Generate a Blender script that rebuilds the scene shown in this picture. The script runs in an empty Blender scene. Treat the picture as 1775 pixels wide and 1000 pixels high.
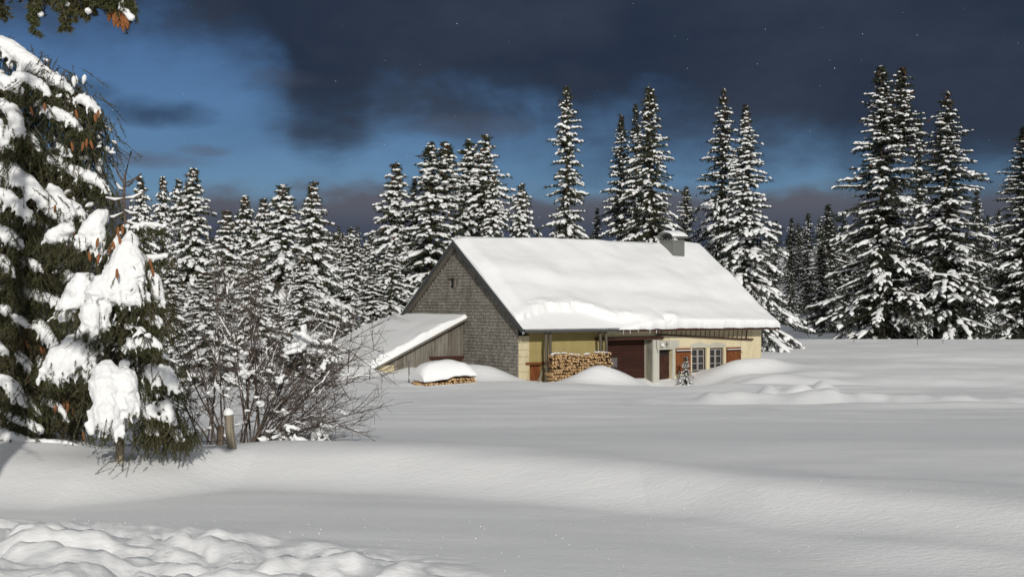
import bpy, bmesh, math, random
import numpy as np
from mathutils import Vector, Matrix
S = bpy.context.scene
COL = S.collection
R = math.radians

# ------------------------------------------------------------------ camera, world, sun, exposure
F = 2380.0           # focal length in pixels of the 1775 px wide photograph
EYE = 4.0
cd = bpy.data.cameras.new('camera'); cam = bpy.data.objects.new('camera', cd); COL.objects.link(cam)
cd.sensor_width = 36; cd.lens = F / 1775 * 36; cd.clip_start = .1; cd.clip_end = 3000
cam.location = (0, 0, EYE); cam.rotation_euler = (R(90) + math.atan(22.2 / F), 0, 0)
S.camera = cam
S.view_settings.view_transform = 'Standard'; S.view_settings.look = 'None'
S.view_settings.exposure = 0.05; S.view_settings.gamma = 1.0
S.cycles.max_bounces = 6; S.cycles.diffuse_bounces = 3; S.cycles.glossy_bounces = 2
S.cycles.sample_clamp_indirect = 6

SUN_EL, SUN_AZ = 20.5, 8.0     # degrees; azimuth measured behind the camera, towards its right
sd = bpy.data.lights.new('sun', 'SUN'); sun = bpy.data.objects.new('sun', sd); COL.objects.link(sun)
sd.energy = 2.65; sd.angle = R(.5); sd.color = (1, .96, .88)
tosun = Vector((math.sin(R(SUN_AZ)) * math.cos(R(SUN_EL)), -math.cos(R(SUN_AZ)) * math.cos(R(SUN_EL)), math.sin(R(SUN_EL))))
sun.rotation_euler = tosun.to_track_quat('Z', 'Y').to_euler(); sun.location = tosun * 50

class NT:
    """small helper for node trees"""
    def __init__(s, nt): s.nt = nt; nt.nodes.clear()
    def n(s, t, **kw):
        x = s.nt.nodes.new(t)
        for k, v in kw.items():
            if k[0] == '_': setattr(x, k[1:], v)
            else:
                i = x.inputs[int(k[1:])] if k[0] == 'i' and k[1:].isdigit() else x.inputs[k.replace('__', ' ')]
                s.set(i, v)
        return x
    def set(s, i, v):
        if hasattr(v, 'is_linked'): s.nt.links.new(v, i)
        elif hasattr(v, 'outputs'): s.nt.links.new(v.outputs[0], i)
        else:
            if i.type == 'RGBA' and len(v) == 3: v = (*v, 1)
            i.default_value = v
    def m(s, op, a, b=0.0, c=0.0, clamp=False):
        x = s.n('ShaderNodeMath', _operation=op, _use_clamp=clamp, i0=a, i1=b)
        if op in ('MULTIPLY_ADD', 'SMOOTH_MIN', 'SMOOTH_MAX', 'COMPARE'): s.set(x.inputs[2], c)
        return x.outputs[0]
    def ss(s, v, lo, hi, a=0.0, b=1.0):
        return s.n('ShaderNodeMapRange', _interpolation_type='SMOOTHSTEP', i0=v, i1=lo, i2=hi, i3=a, i4=b).outputs[0]
    def mix(s, f, a, b, mode='MIX'):
        x = s.n('ShaderNodeMix', _data_type='RGBA', _blend_type=mode)
        s.set(x.inputs[0], f); s.set(x.inputs[6], a); s.set(x.inputs[7], b)
        return x.outputs[2]
    def noise(s, vec, scale, detail=3.0, rough=.55, dist=0.0):
        return s.n('ShaderNodeTexNoise', Vector=vec, Scale=scale, Detail=detail, Roughness=rough, Distortion=dist).outputs[0]

w = bpy.data.worlds.new('World'); S.world = w; w.use_nodes = True
N = NT(w.node_tree)
sky = N.n('ShaderNodeTexSky', _sky_type='NISHITA', _sun_disc=False, _sun_elevation=R(SUN_EL), _sun_rotation=R(180 - SUN_AZ), _altitude=1200.0, _air_density=1.0, _dust_density=.3, _ozone_density=1.5)
tc = N.n('ShaderNodeTexCoord'); d = tc.outputs['Generated']
sp = N.n('ShaderNodeSeparateXYZ', Vector=d)
az = N.m('ARCTAN2', sp.outputs[0], sp.outputs[1]); el = sp.outputs[2]
front = N.ss(sp.outputs[1], .15, .6)
sv = N.n('ShaderNodeVectorMath', _operation='MULTIPLY', i0=d, i1=(1, 1, 1.9)).outputs[0]
n1 = N.m('SUBTRACT', N.noise(sv, 7.0, 5, .55, .3), .5); n2 = N.m('SUBTRACT', N.noise(sv, 19.0, 4, .6, .2), .5)
nn = N.m('MULTIPLY_ADD', n2, .35, n1)
# lower edge of the dark cloud deck: elevation as a function of azimuth
fc = N.n('ShaderNodeFloatCurve')
cv = fc.mapping.curves[0]
def pu(px): return (math.atan((px - 887.5) / F) + .5)
def pv(py): return (522 - py) / F
pts = [(-300, 40), (0, 50), (200, 78), (330, 108), (420, 150), (490, 205), (555, 275), (610, 262), (665, 205), (720, 190), (800, 215), (900, 240), (1000, 262), (1180, 255), (1310, 240), (1400, 260), (1480, 315), (1600, 325), (1775, 318), (2100, 300)]
pts = [(pu(a), pv(b) * 4) for a, b in pts]
cv.points[0].location = pts[0]; cv.points[1].location = pts[-1]
for p in pts[1:-1]: cv.points.new(*p)
fc.mapping.update()
N.set(fc.inputs['Value'], N.m('ADD', az, .5)); N.set(fc.inputs['Factor'], 1.0)
edge = N.m('MULTIPLY', fc.outputs[0], .25)
deck = N.ss(N.m('ADD', N.m('SUBTRACT', el, edge), N.m('MULTIPLY', nn, .12)), -.034, .040)
def blob(px, py, rx, ry, lo=.3, hi=1.1, na=3.6):
    u = N.m('DIVIDE', N.m('SUBTRACT', az, pu(px) - .5), rx / F); v = N.m('DIVIDE', N.m('SUBTRACT', el, pv(py)), ry / F)
    r = N.m('ADD', N.m('MULTIPLY', u, u), N.m('MULTIPLY', v, v))
    return N.ss(N.m('ADD', N.m('SUBTRACT', hi, r), N.m('MULTIPLY', nn, na)), -.1, 1.3)
c2 = blob(275, 208, 125, 34)
c3 = blob(150, 180, 60, 26)
g1 = blob(240, 285, 150, 18); g2 = blob(480, 140, 90, 24); g3 = blob(850, 222, 120, 22); g4 = blob(350, 270, 60, 14)
bank = N.m('MULTIPLY', N.ss(N.m('ADD', el, N.m('MULTIPLY', nn, .07)), pv(315), pv(362)), 1.0)
bank2 = N.ss(el, pv(345), pv(420))
veil = N.ss(N.noise(sv, 5.0, 4, .5, .5),   .45, .75, 0, .3)
blue = N.mix(1.0, sky, (.35, .48, .68), 'MULTIPLY')
bl2 = N.n('ShaderNodeVectorMath', _operation='SCALE', i0=blue); bl2.inputs[3].default_value = .060
skyb = N.n('ShaderNodeVectorMath', _operation='SCALE', i0=sky); skyb.inputs[3].default_value = .07
skyr = N.mix(N.ss(N.noise(sv, 2.2, 4, .6), .25, .6, .45, .9), skyb.outputs[0], (.325, .325, .326))     # unseen pale cloud, added behind the camera for brighter, less blue fill light
DARK, GREY, BLUE2 = (.020, .031, .055), (.092, .098, .135), (.026, .058, .125)
c = N.mix(veil, bl2.outputs[0], BLUE2)
c = N.mix(N.m('MULTIPLY', N.m('MAXIMUM', g1, g4), .75), c, GREY)
c = N.mix(N.m('MULTIPLY', N.m('MAXIMUM', c2, N.m('MULTIPLY', c3, .6)), .85), c, (.028, .05, .095))
c = N.mix(bank, c, (.098, .104, .130)); c = N.mix(bank2, c, (.050, .062, .098))
lay = N.ss(nn, -.3, .35)
dk = N.mix(lay, (.018, .029, .054), (.036, .048, .074))
c = N.mix(deck, c, dk)
c = N.mix(N.m('MULTIPLY', N.m('MAXIMUM', g2, g3), .45), c, (.07, .085, .125))
c = N.mix(front, skyr, c)
bg = N.n('ShaderNodeBackground', Color=c, Strength=1.0)
N.n('ShaderNodeOutputWorld', Surface=bg)

# ------------------------------------------------------------------ helpers
def at(px, py, Y):
    """a point of the place at distance Y seen in direction px, py of the photograph"""
    return Vector(((px - 887.5) / F * Y, Y, EYE - (py - 522.2) / F * Y))
def tag(o, label=None, cat=None, group=None, kind=None):
    if label: o['label'] = label
    if cat: o['category'] = cat
    if group: o['group'] = group
    if kind: o['kind'] = kind
    return o
def thing(name, label, cat, loc=(0, 0, 0), rz=0, group=None):
    o = bpy.data.objects.new(name, None); COL.objects.link(o); o.empty_display_size = .2
    o.location = loc; o.rotation_euler = (0, 0, rz)
    return tag(o, label, cat, group)
def link(name, me, parent=None, loc=None):
    o = bpy.data.objects.new(name, me); COL.objects.link(o)
    if parent: o.parent = parent
    if loc is not None: o.location = loc
    return o
def copy_tree(o, parent=None):
    c = o.copy(); COL.objects.link(c); c.parent = parent
    for ch in list(o.children): copy_tree(ch, c)
    return c
def mesh(name, V, FS, mats, smooth=False, midx=None):
    """V (n,3); FS list of face arrays (m,k); midx list of material index per face array"""
    me = bpy.data.meshes.new(name)
    V = np.asarray(V, dtype=np.float32); FS = [np.asarray(f, dtype=np.int32) for f in FS if len(f)]
    me.vertices.add(len(V)); me.vertices.foreach_set('co', V.ravel())
    tot = np.concatenate([np.full(len(f), f.shape[1], np.int32) for f in FS])
    idx = np.concatenate([f.ravel() for f in FS])
    me.loops.add(len(idx)); me.loops.foreach_set('vertex_index', idx)
    me.polygons.add(len(tot)); st = np.concatenate([[0], np.cumsum(tot)[:-1]]).astype(np.int32)
    me.polygons.foreach_set('loop_start', st); me.polygons.foreach_set('loop_total', tot)
    if midx is not None:
        me.polygons.foreach_set('material_index', np.concatenate([np.full(len(f), m, np.int32) for f, m in zip(FS, midx)]))
    sm = smooth if isinstance(smooth, (list, tuple)) else [smooth] * len(FS)
    me.polygons.foreach_set('use_smooth', np.concatenate([np.full(len(f), bool(q)) for f, q in zip(FS, sm)]))
    for m in (mats if isinstance(mats, (list, tuple)) else [mats]): me.materials.append(m)
    me.update(calc_edges=True); me.validate()
    return me
class Geo:
    """collects vertices and faces of several shapes for one mesh"""
    def __init__(s): s.V = []; s.F = {}; s.n = 0; s.sm = {}
    def add(s, V, Fa, m=0, smooth=False):
        V = np.asarray(V, float).reshape(-1, 3); Fa = np.asarray(Fa, int)
        s.V.append(V); s.F.setdefault((Fa.shape[1], m, smooth), []).append(Fa + s.n); s.n += len(V)
    def build(s, name, mats, parent=None, loc=None, obj=None):
        ks = list(s.F)
        me = mesh(name, np.concatenate(s.V), [np.concatenate(s.F[k]) for k in ks], mats, [k[2] for k in ks], [k[1] for k in ks])
        return link(obj or name, me, parent, loc) if obj != 0 else me
    def box(s, x0, x1, y0, y1, z0, z1, m=0, M=None, j=0):
        V = np.array([(x, y, z) for x in (x0, x1) for y in (y0, y1) for z in (z0, z1)], float)
        if j: V += np.random.uniform(-j, j, V.shape)
        if M is not None: V = np.array([M @ Vector(v) for v in V])
        s.add(V, [(0, 1, 3, 2), (4, 6, 7, 5), (0, 4, 5, 1), (2, 3, 7, 6), (0, 2, 6, 4), (1, 5, 7, 3)], m)
def nrm(a): return a / np.maximum(np.linalg.norm(a, axis=-1, keepdims=True), 1e-9)
def tubes(P, Rd, sides=6, squash=1.0):
    """P (n,k,3) polylines, Rd (n,k) radii -> vertices, quads"""
    P = np.asarray(P, float); Rd = np.asarray(Rd, float); n, k, _ = P.shape
    T = nrm(np.gradient(P, axis=1)); up = np.zeros_like(T); up[..., 2] = 1
    vert = np.abs(T[..., 2]) > .97; up[vert] = (1, .2, 0)
    sd_ = nrm(np.cross(T, up)); u = np.cross(sd_, T)
    a = np.arange(sides) / sides * 2 * np.pi
    V = P[:, :, None] + Rd[:, :, None, None] * (sd_[:, :, None] * np.cos(a)[None, None, :, None] + u[:, :, None] * np.sin(a)[None, None, :, None] * squash)
    b = (np.arange(n) * k * sides)[:, None, None]; i = (np.arange(k - 1) * sides)[None, :, None]; q = np.arange(sides)[None, None, :]; q2 = (q + 1) % sides
    Fa = np.stack([b + i + q, b + i + q2, b + i + sides + q2, b + i + sides + q], -1).reshape(-1, 4)
    return V.reshape(-1, 3), Fa
def vnoise(x, y, seed=0):
    def h(i, j):
        n = (i.astype(np.int64) * 374761393 + j.astype(np.int64) * 668265263 + seed * 974711) & 0x7fffffff
        n = ((n ^ (n >> 13)) * 1274126177) & 0x7fffffff
        return ((n ^ (n >> 16)) & 0xffff) / 65535.0
    x = np.asarray(x, float); y = np.asarray(y, float)
    i = np.floor(x); j = np.floor(y); fx = x - i; fy = y - j
    fx = fx * fx * fx * (fx * (fx * 6 - 15) + 10); fy = fy * fy * fy * (fy * (fy * 6 - 15) + 10)
    a = h(i, j); b = h(i + 1, j); c = h(i, j + 1); d_ = h(i + 1, j + 1)
    return (a + (b - a) * fx) * (1 - fy) + (c + (d_ - c) * fx) * fy - .5
def fbm(x, y, seed=0, o=3, g=.5):
    r = 0; a = 1
    for k in range(o):
        r = r + a * vnoise(x * 2 ** k + 17.3 * k, y * 2 ** k - 9.1 * k, seed + k); a *= g
    return r
def sstep(x, a, b):
    t = np.clip((x - a) / (b - a), 0, 1); return t * t * (3 - 2 * t)

# ------------------------------------------------------------------ materials
def mat(name):
    m = bpy.data.materials.new(name); m.use_nodes = True; N = NT(m.node_tree)
    b = N.n('ShaderNodeBsdfPrincipled'); N.n('ShaderNodeOutputMaterial', Surface=b)
    return m, N, b
def setb(N, b, color=None, rough=None, spec=None, normal=None, metal=None):
    if color is not None: N.set(b.inputs['Base Color'], color)
    if rough is not None: N.set(b.inputs['Roughness'], rough)
    if spec is not None: N.set(b.inputs['Specular IOR Level'], spec)
    if normal is not None: N.set(b.inputs['Normal'], normal)
    if metal is not None: N.set(b.inputs['Metallic'], metal)
def objc(N): return N.n('ShaderNodeTexCoord').outputs['Object']
def mapv(N, v, sc, rot=(0, 0, 0)): return N.n('ShaderNodeMapping', Vector=v, Scale=sc, Rotation=rot).outputs[0]
def bump(N, h, st=.3, dist=.02, nrm_=None):
    x = N.n('ShaderNodeBump', Strength=st, Distance=dist, Height=h)
    if nrm_ is not None: N.set(x.inputs['Normal'], nrm_)
    return x.outputs[0]

def snow_mat(name, fine=True):
    m, N, b = mat(name)
    g = N.n('ShaderNodeNewGeometry').outputs['Position'] if fine else objc(N)
    if fine:
        v = mapv(N, g, (15, 22, 22), (0, 0, R(-14))); v2 = mapv(N, g, (45, 70, 70), (0, 0, R(-10)))
        h = bump(N, N.noise(v, 1.0, 4, .6), .55, .014)
        h = bump(N, N.noise(v2, 1.0, 2, .6), .5, .004, h)
        h = bump(N, N.noise(mapv(N, g, (.5, 1.6, 1)), 1.0, 3, .5), .14, .10, h)
    else:
        h = bump(N, N.noise(g, 14.0, 4, .6), .4, .025)
    col = N.mix(N.noise(g, 1.3, 3), (.82, .83, .85), (.90, .90, .89))
    setb(N, b, col, .62, .25, h)
    return m
SNOW = snow_mat('snow field'); SNOWT = snow_mat('snow load', False)

def needle_mat(name, c0, c1, c2):
    m, N, b = mat(name)
    r = N.n('ShaderNodeNewGeometry').outputs['Random Per Island']
    o = objc(N); n = N.noise(o, 1.7, 3)
    c = N.mix(r, c0, c1); c = N.mix(N.ss(n, .5, .75, 0, .6), c, c2)
    setb(N, b, c, .6, .3)
    return m
NEEDLE = needle_mat('spruce needles', (.022, .030, .014), (.060, .064, .028), (.085, .066, .034))
NEEDLED = needle_mat('dark spruce needles', (.012, .018, .011), (.038, .044, .024), (.05, .042, .024))
NEEDLEN = needle_mat('near spruce needles', (.028, .042, .014), (.085, .092, .030), (.11, .085, .034))
def bark_mat(name, a, b_, sc=(18, 18, 3)):
    m, N, b = mat(name); o = objc(N); n = N.noise(mapv(N, o, sc), 1.0, 5, .65)
    setb(N, b, N.mix(N.ss(n, .3, .7), a, b_), .85, .2, bump(N, n, .6, .02)); return m
BARK = bark_mat('bark', (.05, .036, .026), (.15, .12, .09))
BARKY = bark_mat('pale bark', (.16, .13, .09), (.34, .29, .21), (30, 30, 6))
TWIG = bark_mat('bare twigs', (.058, .044, .037), (.16, .127, .107), (30, 30, 30))
CONE = bark_mat('cones', (.20, .075, .028), (.36, .15, .06), (60, 60, 90))
CONED = bark_mat('cone clusters', (.07, .035, .022), (.14, .07, .04), (20, 20, 20))

# ------------------------------------------------------------------ ground
HX, HY, HC, HS = .26, 62.0, .829, .559     # nearest house corner and facade direction
HRZ = math.atan2(HS, HC)
def hw(a, off):                             # facade coordinates -> world xy  (off = out from the facade)
    return HX + a * HC + off * HS, HY + a * HS - off * HC
CX = np.array([-14, -8, -6, -4.3, -3.4, -2.8, -1.2, .08, 1.22, 2.13, 3.0, 4.14, 8, 14])
CY = np.array([13, 14.2, 14.2, 13.9, 14.6, 15.3, 15.06, 14.4, 13.6, 12.4, 11.7, 11.1, 9.6, 8])
PT = np.array([-40, -9, -6, -4, -2.7, -1.7, -1.25, -.9, -.55, -.25, 0, .5, 1.6, 3.5, 8])
PZ = np.array([-1.66, -1.68, -1.74, -1.80, -1.855, -1.89, -1.89, -1.825, -1.72, -1.635, -1.60, -1.60, -1.69, -1.86, -2.1])
BY = np.array([-600, 0, 16, 24, 30, 40, 50, 58, 64, 70, 80, 92, 101, 108, 120, 140, 170, 200, 250, 320, 420, 600, 900])
BZ = np.array([-3, -1.7, -1.75, -2.25, -2.5, -2.95, -3.33, -3.52, -3.5, -3.36, -3.15, -2.92, -2.80, -3.0, -3.6, -3.3, -1.8, 0, 4, 10, 16, 22, 26])
def smi(x, X, Z):
    """smooth (monotone-ish cubic) interpolation"""
    m = np.gradient(Z, X); i = np.clip(np.searchsorted(X, x) - 1, 0, len(X) - 2)
    h = X[i + 1] - X[i]; t = np.clip((x - X[i]) / h, 0, 1)
    return (2*t**3-3*t**2+1)*Z[i] + (t**3-2*t**2+t)*h*m[i] + (-2*t**3+3*t**2)*Z[i+1] + (t**3-t**2)*h*m[i+1]
MOUNDS = []        # (X, Y, height, r along, r across, angle)
def mound(px, Y, h, ra, rb, ang=0): MOUNDS.append(((px - 887.5) / F * Y, Y, h, ra, rb, R(ang)))
def moundf(a, off, h, ra, rb, ang=34): X, Y = hw(a, off); MOUNDS.append((X, Y, h, ra, rb, R(ang)))
mound(90, 15.4, .16, 1.1, .8); mound(210, 15.2, -.05, .5, .8)
moundf(7.7, 1.2, -.62, 2.6, 1.7); moundf(7.3, 3.6, -.28, 3.2, 1.6)
moundf(2.75, 2.6, .74, 1.2, .8, 20); moundf(4.3, 2.9, .25, .9, .8); moundf(2.2, 2.7, .15, 1.3, .8)
moundf(12.3, 1.3, .52, 1.9, 1.0); moundf(14.6, 1.6, .30, 1.1, .8); moundf(10.6, 2.3, .10, 1.6, 1.2); moundf(13, 4.2, .16, 2.0, .8)
mound(850, 62.2, .55, 1.15, 1.0, 0); mound(815, 63.5, .35, .9, .8); mound(712, 64.0, .52, 1.0, .8); mound(770, 62.5, .55, 1.5, .9); moundf(-6.1, -7.4, .75, 1.0, 3.2); moundf(-5.2, -4.6, .3, .9, .9); moundf(10.4, 3.6, .2, 1.6, .6); moundf(12.5, 5.2, .2, 2.2, .7); moundf(9.0, 5.6, .16, 2.0, .6)
mound(880, 56.5, .16, 3.0, 2.4, -15); mound(960, 55, .10, 3, 2, -20)
mound(1300, 66.5, -.15, 1.2, .8)
for p_, Y_, h_, r_ in ((1333, 42.5, .48, .36), (1347, 44, .48, .26), (1388, 42, .52, .55), (1300, 41.8, .14, .9), (1425, 51, .42, .40), (1440, 50, .12, 1.6), (1240, 44, .16, 1.5), (1130, 46, .12, 1.8), (1265, 54, .18, 1.4), (1330, 56, .16, 1.6)):
    mound(p_, Y_, h_, r_, r_ * .8)
mound(1620, 60, -.42, 11, 5); mound(1450, 58, .26, 3.0, 1.1, -12); mound(1600, 51, .22, 5, 1.2, -10); mound(1380, 63, .24, 3, 1.1, -8); mound(1700, 74, .26, 6, 1.6, 6); mound(1520, 84, .22, 6, 1.8, -5); mound(1650, 66, .22, 6, 2.0, 10); mound(1500, 70, .18, 5, 1.6, 8); mound(1600, 80, .22, 8, 2.5, 5)
def hrel(X, Y):
    X = np.asarray(X, float); Y = np.asarray(Y, float)
    t = Y - np.interp(X, CX, CY) - .25 * vnoise(X * .35, Y * 0 + 3.3, 5)
    z1 = smi(t, PT, PZ); z2 = smi(Y, BY, BZ)
    k = sstep(t, 2.5, 8.5)
    z = z1 * (1 - k) + z2 * k
    z = np.where(Y < 3, -1.72, z) if np.ndim(z) else (z if Y > 3 else -1.72)
    z = z + (sstep(X, .8, 3.2) * .11 * np.exp(-((t + 1.4) / .8) ** 2))
    for mx, my, h, ra, rb, an in MOUNDS:
        dx = X - mx; dy = Y - my
        u = (dx * math.cos(an) + dy * math.sin(an)) / ra; v = (-dx * math.sin(an) + dy * math.cos(an)) / rb
        z = z + h * np.exp(-(u * u + v * v) * .8)
    mid = sstep(Y, 16, 30) * (1 - sstep(Y, 95, 105))
    z = z + mid * (.16 * fbm(X * .09, Y * .16, 3, 3) + .10 * fbm(X * .33 + Y * .12, Y * .8, 8, 3) * sstep(Y, 22, 36))
    z = z + .05 * fbm(X * .5, Y * .7, 12, 2) * (1 - sstep(Y, 14, 22))
    z = np.where(Y > 140, -3.3 + (z + 3.3) * (.12 + .88 * sstep(X / np.maximum(Y, 1), -.02, .16)), z)
    far = sstep(Y, 105, 150); z = z + far * 1.6 * fbm(X * .02, Y * .03, 21, 3)
    # trodden snow in the near left corner
    m = sstep((9.05 + (X + .2) * -.62) - Y, -.5, .6) * (1 - sstep(X, -1.0, .1)) * sstep(Y, 4, 6)
    bl = np.abs(fbm(X * 1.5 + .5 * Y, Y * 2.2 - .3 * X, 31, 3, .5)) * 3.4
    z = z + m * (.085 * (np.sqrt(bl) + bl * .5 - .65) + .05 * fbm(X * 6, Y * 6, 33, 3))
    # trodden path on the right
    ln = 38.5 + (X - 6) * -.22 + .5 * vnoise(X * .5, X * 0, 41)
    g = sstep(X, 2.5, 6)
    q = Y - ln
    z = z + g * (-.10 * np.exp(-(q / .6) ** 2) + .22 * np.exp(-((q - 1.6) / .9) ** 2) * (1 + 1.3 * vnoise(X * .8, Y * .6, 43) + .6 * vnoise(X * 2.3, Y * 1.4, 44)) + .05 * np.exp(-((q + 1.1) / .6) ** 2))
    # cart track beside it, further back
    return z
def gz(X, Y): return float(hrel(np.array([X]), np.array([Y]))[0]) + EYE
def build_ground():
    a1 = np.linspace(R(-30), R(30), 860); a2 = np.linspace(R(30), R(330), 90)[1:-1]
    A = np.concatenate([a1, a2]); r = np.concatenate([[0.02], np.geomspace(1.5, 1500, 900)])
    AA, RR = np.meshgrid(A, r); X = np.sin(AA) * RR; Y = np.cos(AA) * RR
    Z = hrel(X, Y) + EYE
    V = np.stack([X, Y, Z], -1).reshape(-1, 3); na = len(A)
    i = np.arange(len(r) - 1)[:, None] * na; j = np.arange(na)[None, :]; j2 = (j + 1) % na
    Fa = np.stack([i + j, i + na + j, i + na + j2, i + j2], -1).reshape(-1, 4)[:, ::-1]
    o = link('snow_ground', mesh('snow_ground', V, [Fa], SNOW, True)); tag(o, kind='structure')
build_ground()

# ------------------------------------------------------------------ house materials
def isl(N): return N.n('ShaderNodeNewGeometry').outputs['Random Per Island']
def wood_mat(name, a, b_, c_, grain=(3, 3, 40), st=.5, axis=None):
    m, N, b = mat(name); o = objc(N)
    n = N.noise(mapv(N, o, grain), 1.0, 5, .65, .3); n0 = N.noise(o, 1.1, 3)
    c = N.mix(isl(N), a, b_); c = N.mix(N.ss(n, .35, .75, 0, .8), c, c_); c = N.mix(N.ss(n0, .45, .7, 0, .45), c, c_)
    setb(N, b, c, .8, .2, bump(N, n, st, .015)); return m
SHING = wood_mat('weathered shingles', (.33, .305, .265), (.195, .178, .152), (.11, .10, .086), (14, 14, 3))
BOARD = wood_mat('grey boards', (.27, .25, .215), (.165, .145, .12), (.08, .066, .054), (22, 22, 1.2))
BARN = wood_mat('dark barn boards', (.055, .020, .013), (.040, .014, .010), (.022, .009, .007), (1.0, 22, 22))
DOORW = wood_mat('dark door boards', (.070, .030, .020), (.045, .019, .013), (.028, .012, .009), (12, 12, 2))
SHUT = wood_mat('red brown shutters', (.17, .046, .016), (.10, .028, .011), (.26, .105, .036), (14, 14, 1.5))
BEAM = wood_mat('brown beam', (.085, .035, .022), (.06, .026, .018), (.035, .018, .014), (2, 20, 20))
POSTW = wood_mat('grey post', (.15, .13, .10), (.11, .09, .07), (.06, .05, .04), (22, 22, 1.5))
LOGW = wood_mat('split firewood', (.50, .31, .15), (.36, .20, .09), (.56, .40, .22), (20, 3, 20), .4)
LOGB = wood_mat('firewood bark', (.16, .09, .05), (.09, .05, .03), (.06, .04, .03), (10, 10, 10), .6)
FPOST = wood_mat('fence post wood', (.30, .262, .20), (.25, .22, .165), (.14, .115, .085), (40, 40, 2), .6)
def plaster(name, a, b_, c_):
    m, N, b = mat(name); o = objc(N)
    n = N.noise(o, .7, 4, .6); n2 = N.noise(o, 5.0, 5, .7); n3 = N.noise(mapv(N, o, (3, 3, .6)), 1.0, 4, .6)
    c = N.mix(N.ss(n, .35, .7), a, b_); c = N.mix(N.ss(n2, .5, .75, 0, .55), c, c_); c = N.mix(N.ss(n3, .47, .75, 0, .75), c, c_)
    setb(N, b, c, .9, .15, bump(N, n2, .5, .02)); return m
PLAST = plaster('cream plaster', (.68, .60, .42), (.62, .53, .35), (.46, .39, .25))
KHAKI = plaster('old khaki plaster', (.36, .29, .12), (.31, .25, .105), (.42, .35, .18))
CEMENT = plaster('grey cement', (.50, .49, .43), (.44, .43, .37), (.36, .35, .30))
QUOIN = plaster('corner stones', (.62, .55, .38), (.50, .43, .27), (.38, .31, .18))
def metal(name, col, rough=.45, me_=.6):
    m, N, b = mat(name); n = N.noise(objc(N), 6.0, 4)
    setb(N, b, N.mix(n, col, tuple(q * .75 for q in col)), rough, .4, None, me_); return m
ZINC = metal('grey sheet metal', (.22, .228, .21), .5, .35); SLATE = metal('dark metal trim', (.085, .09, .092), .5, .3); IRON = metal('dark iron', (.035, .033, .033), .6, .5)
def plain(name, col, rough=.7, spec=.3):
    m, N, b = mat(name); n = N.noise(objc(N), 9.0, 4)
    setb(N, b, N.mix(n, tuple(q * .85 for q in col), col), rough, spec); return m
FRAMEW = plain('grey window bars', (.36, .33, .31)); FRAMED = plain('dark window frame', (.025, .02, .02)); WHITEP = plain('white lamp glass', (.8, .8, .78), .25, .5)
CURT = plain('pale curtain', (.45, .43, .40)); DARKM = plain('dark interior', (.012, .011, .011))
GLASS, N, b = mat('window glass'); setb(N, b, (.05, .05, .055), .06, .5)
N.set(b.inputs['Alpha'], .45)

# ------------------------------------------------------------------ snow slabs on roofs
def snow_slab(name, parent, O, U, Vv, ul, vl, thick, nu, nv, eu=(.3, .3), ev=(.3, .3), under=.02, wob=0):
    """a blanket of snow lying on the plane O + u*U + v*Vv; eu/ev are the widths over which its edges round off (0 = cut)"""
    O = np.array(O, float); U = nrm(np.array(U, float)); Vv = nrm(np.array(Vv, float)); Nn = np.cross(U, Vv)
    if Nn[2] < 0: Nn = -Nn
    def axis(L, n, e):
        t = np.linspace(0, 1, n); s = t * L
        ex = []
        if e[0]: ex += list(e[0] * np.array([.02, .06, .13, .25, .45, .7]))
        if e[1]: ex += list(L - e[1] * np.array([.02, .06, .13, .25, .45, .7]))
        return np.unique(np.concatenate([s, ex]))
    u = axis(ul, nu, eu); v = axis(vl, nv, ev); uu, vv = np.meshgrid(u, v)
    def rnd(x, e): return np.ones_like(x) if not e else np.sqrt(np.clip(1 - (1 - np.clip(x / e, 0, 1)) ** 2, 0, 1))
    T = thick(uu, vv) * rnd(uu, eu[0]) * rnd(ul - uu, eu[1]) * rnd(vv, ev[0]) * rnd(vl - vv, ev[1])
    if wob: vv = vv + wob * sstep(vv, vl - .8, vl) * (fbm(uu * 1.3, uu * 0 + 7.7, 81, 4, .65))
    top = O + uu[..., None] * U + vv[..., None] * Vv + (T[..., None] + under) * Nn
    bot = O + uu[..., None] * U + vv[..., None] * Vv + under * .5 * Nn
    nv_, nu_ = uu.shape; n = nv_ * nu_
    V = np.concatenate([top.reshape(-1, 3), bot.reshape(-1, 3)])
    i = np.arange(nv_ - 1)[:, None] * nu_; j = np.arange(nu_ - 1)[None]
    q = np.stack([i + j, i + j + 1, i + nu_ + j + 1, i + nu_ + j], -1).reshape(-1, 4)
    ring = np.concatenate([np.arange(nu_), np.arange(1, nv_) * nu_ + nu_ - 1, (nv_ - 1) * nu_ + np.arange(nu_ - 2, -1, -1), np.arange(nv_ - 2, 0, -1) * nu_])
    r2 = np.roll(ring, -1); sk = np.stack([ring, ring + n, r2 + n, r2], -1)
    me = mesh(name, V, [q, q[:, ::-1] + n, sk], SNOWT, True)
    return link(name, me, parent)

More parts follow.
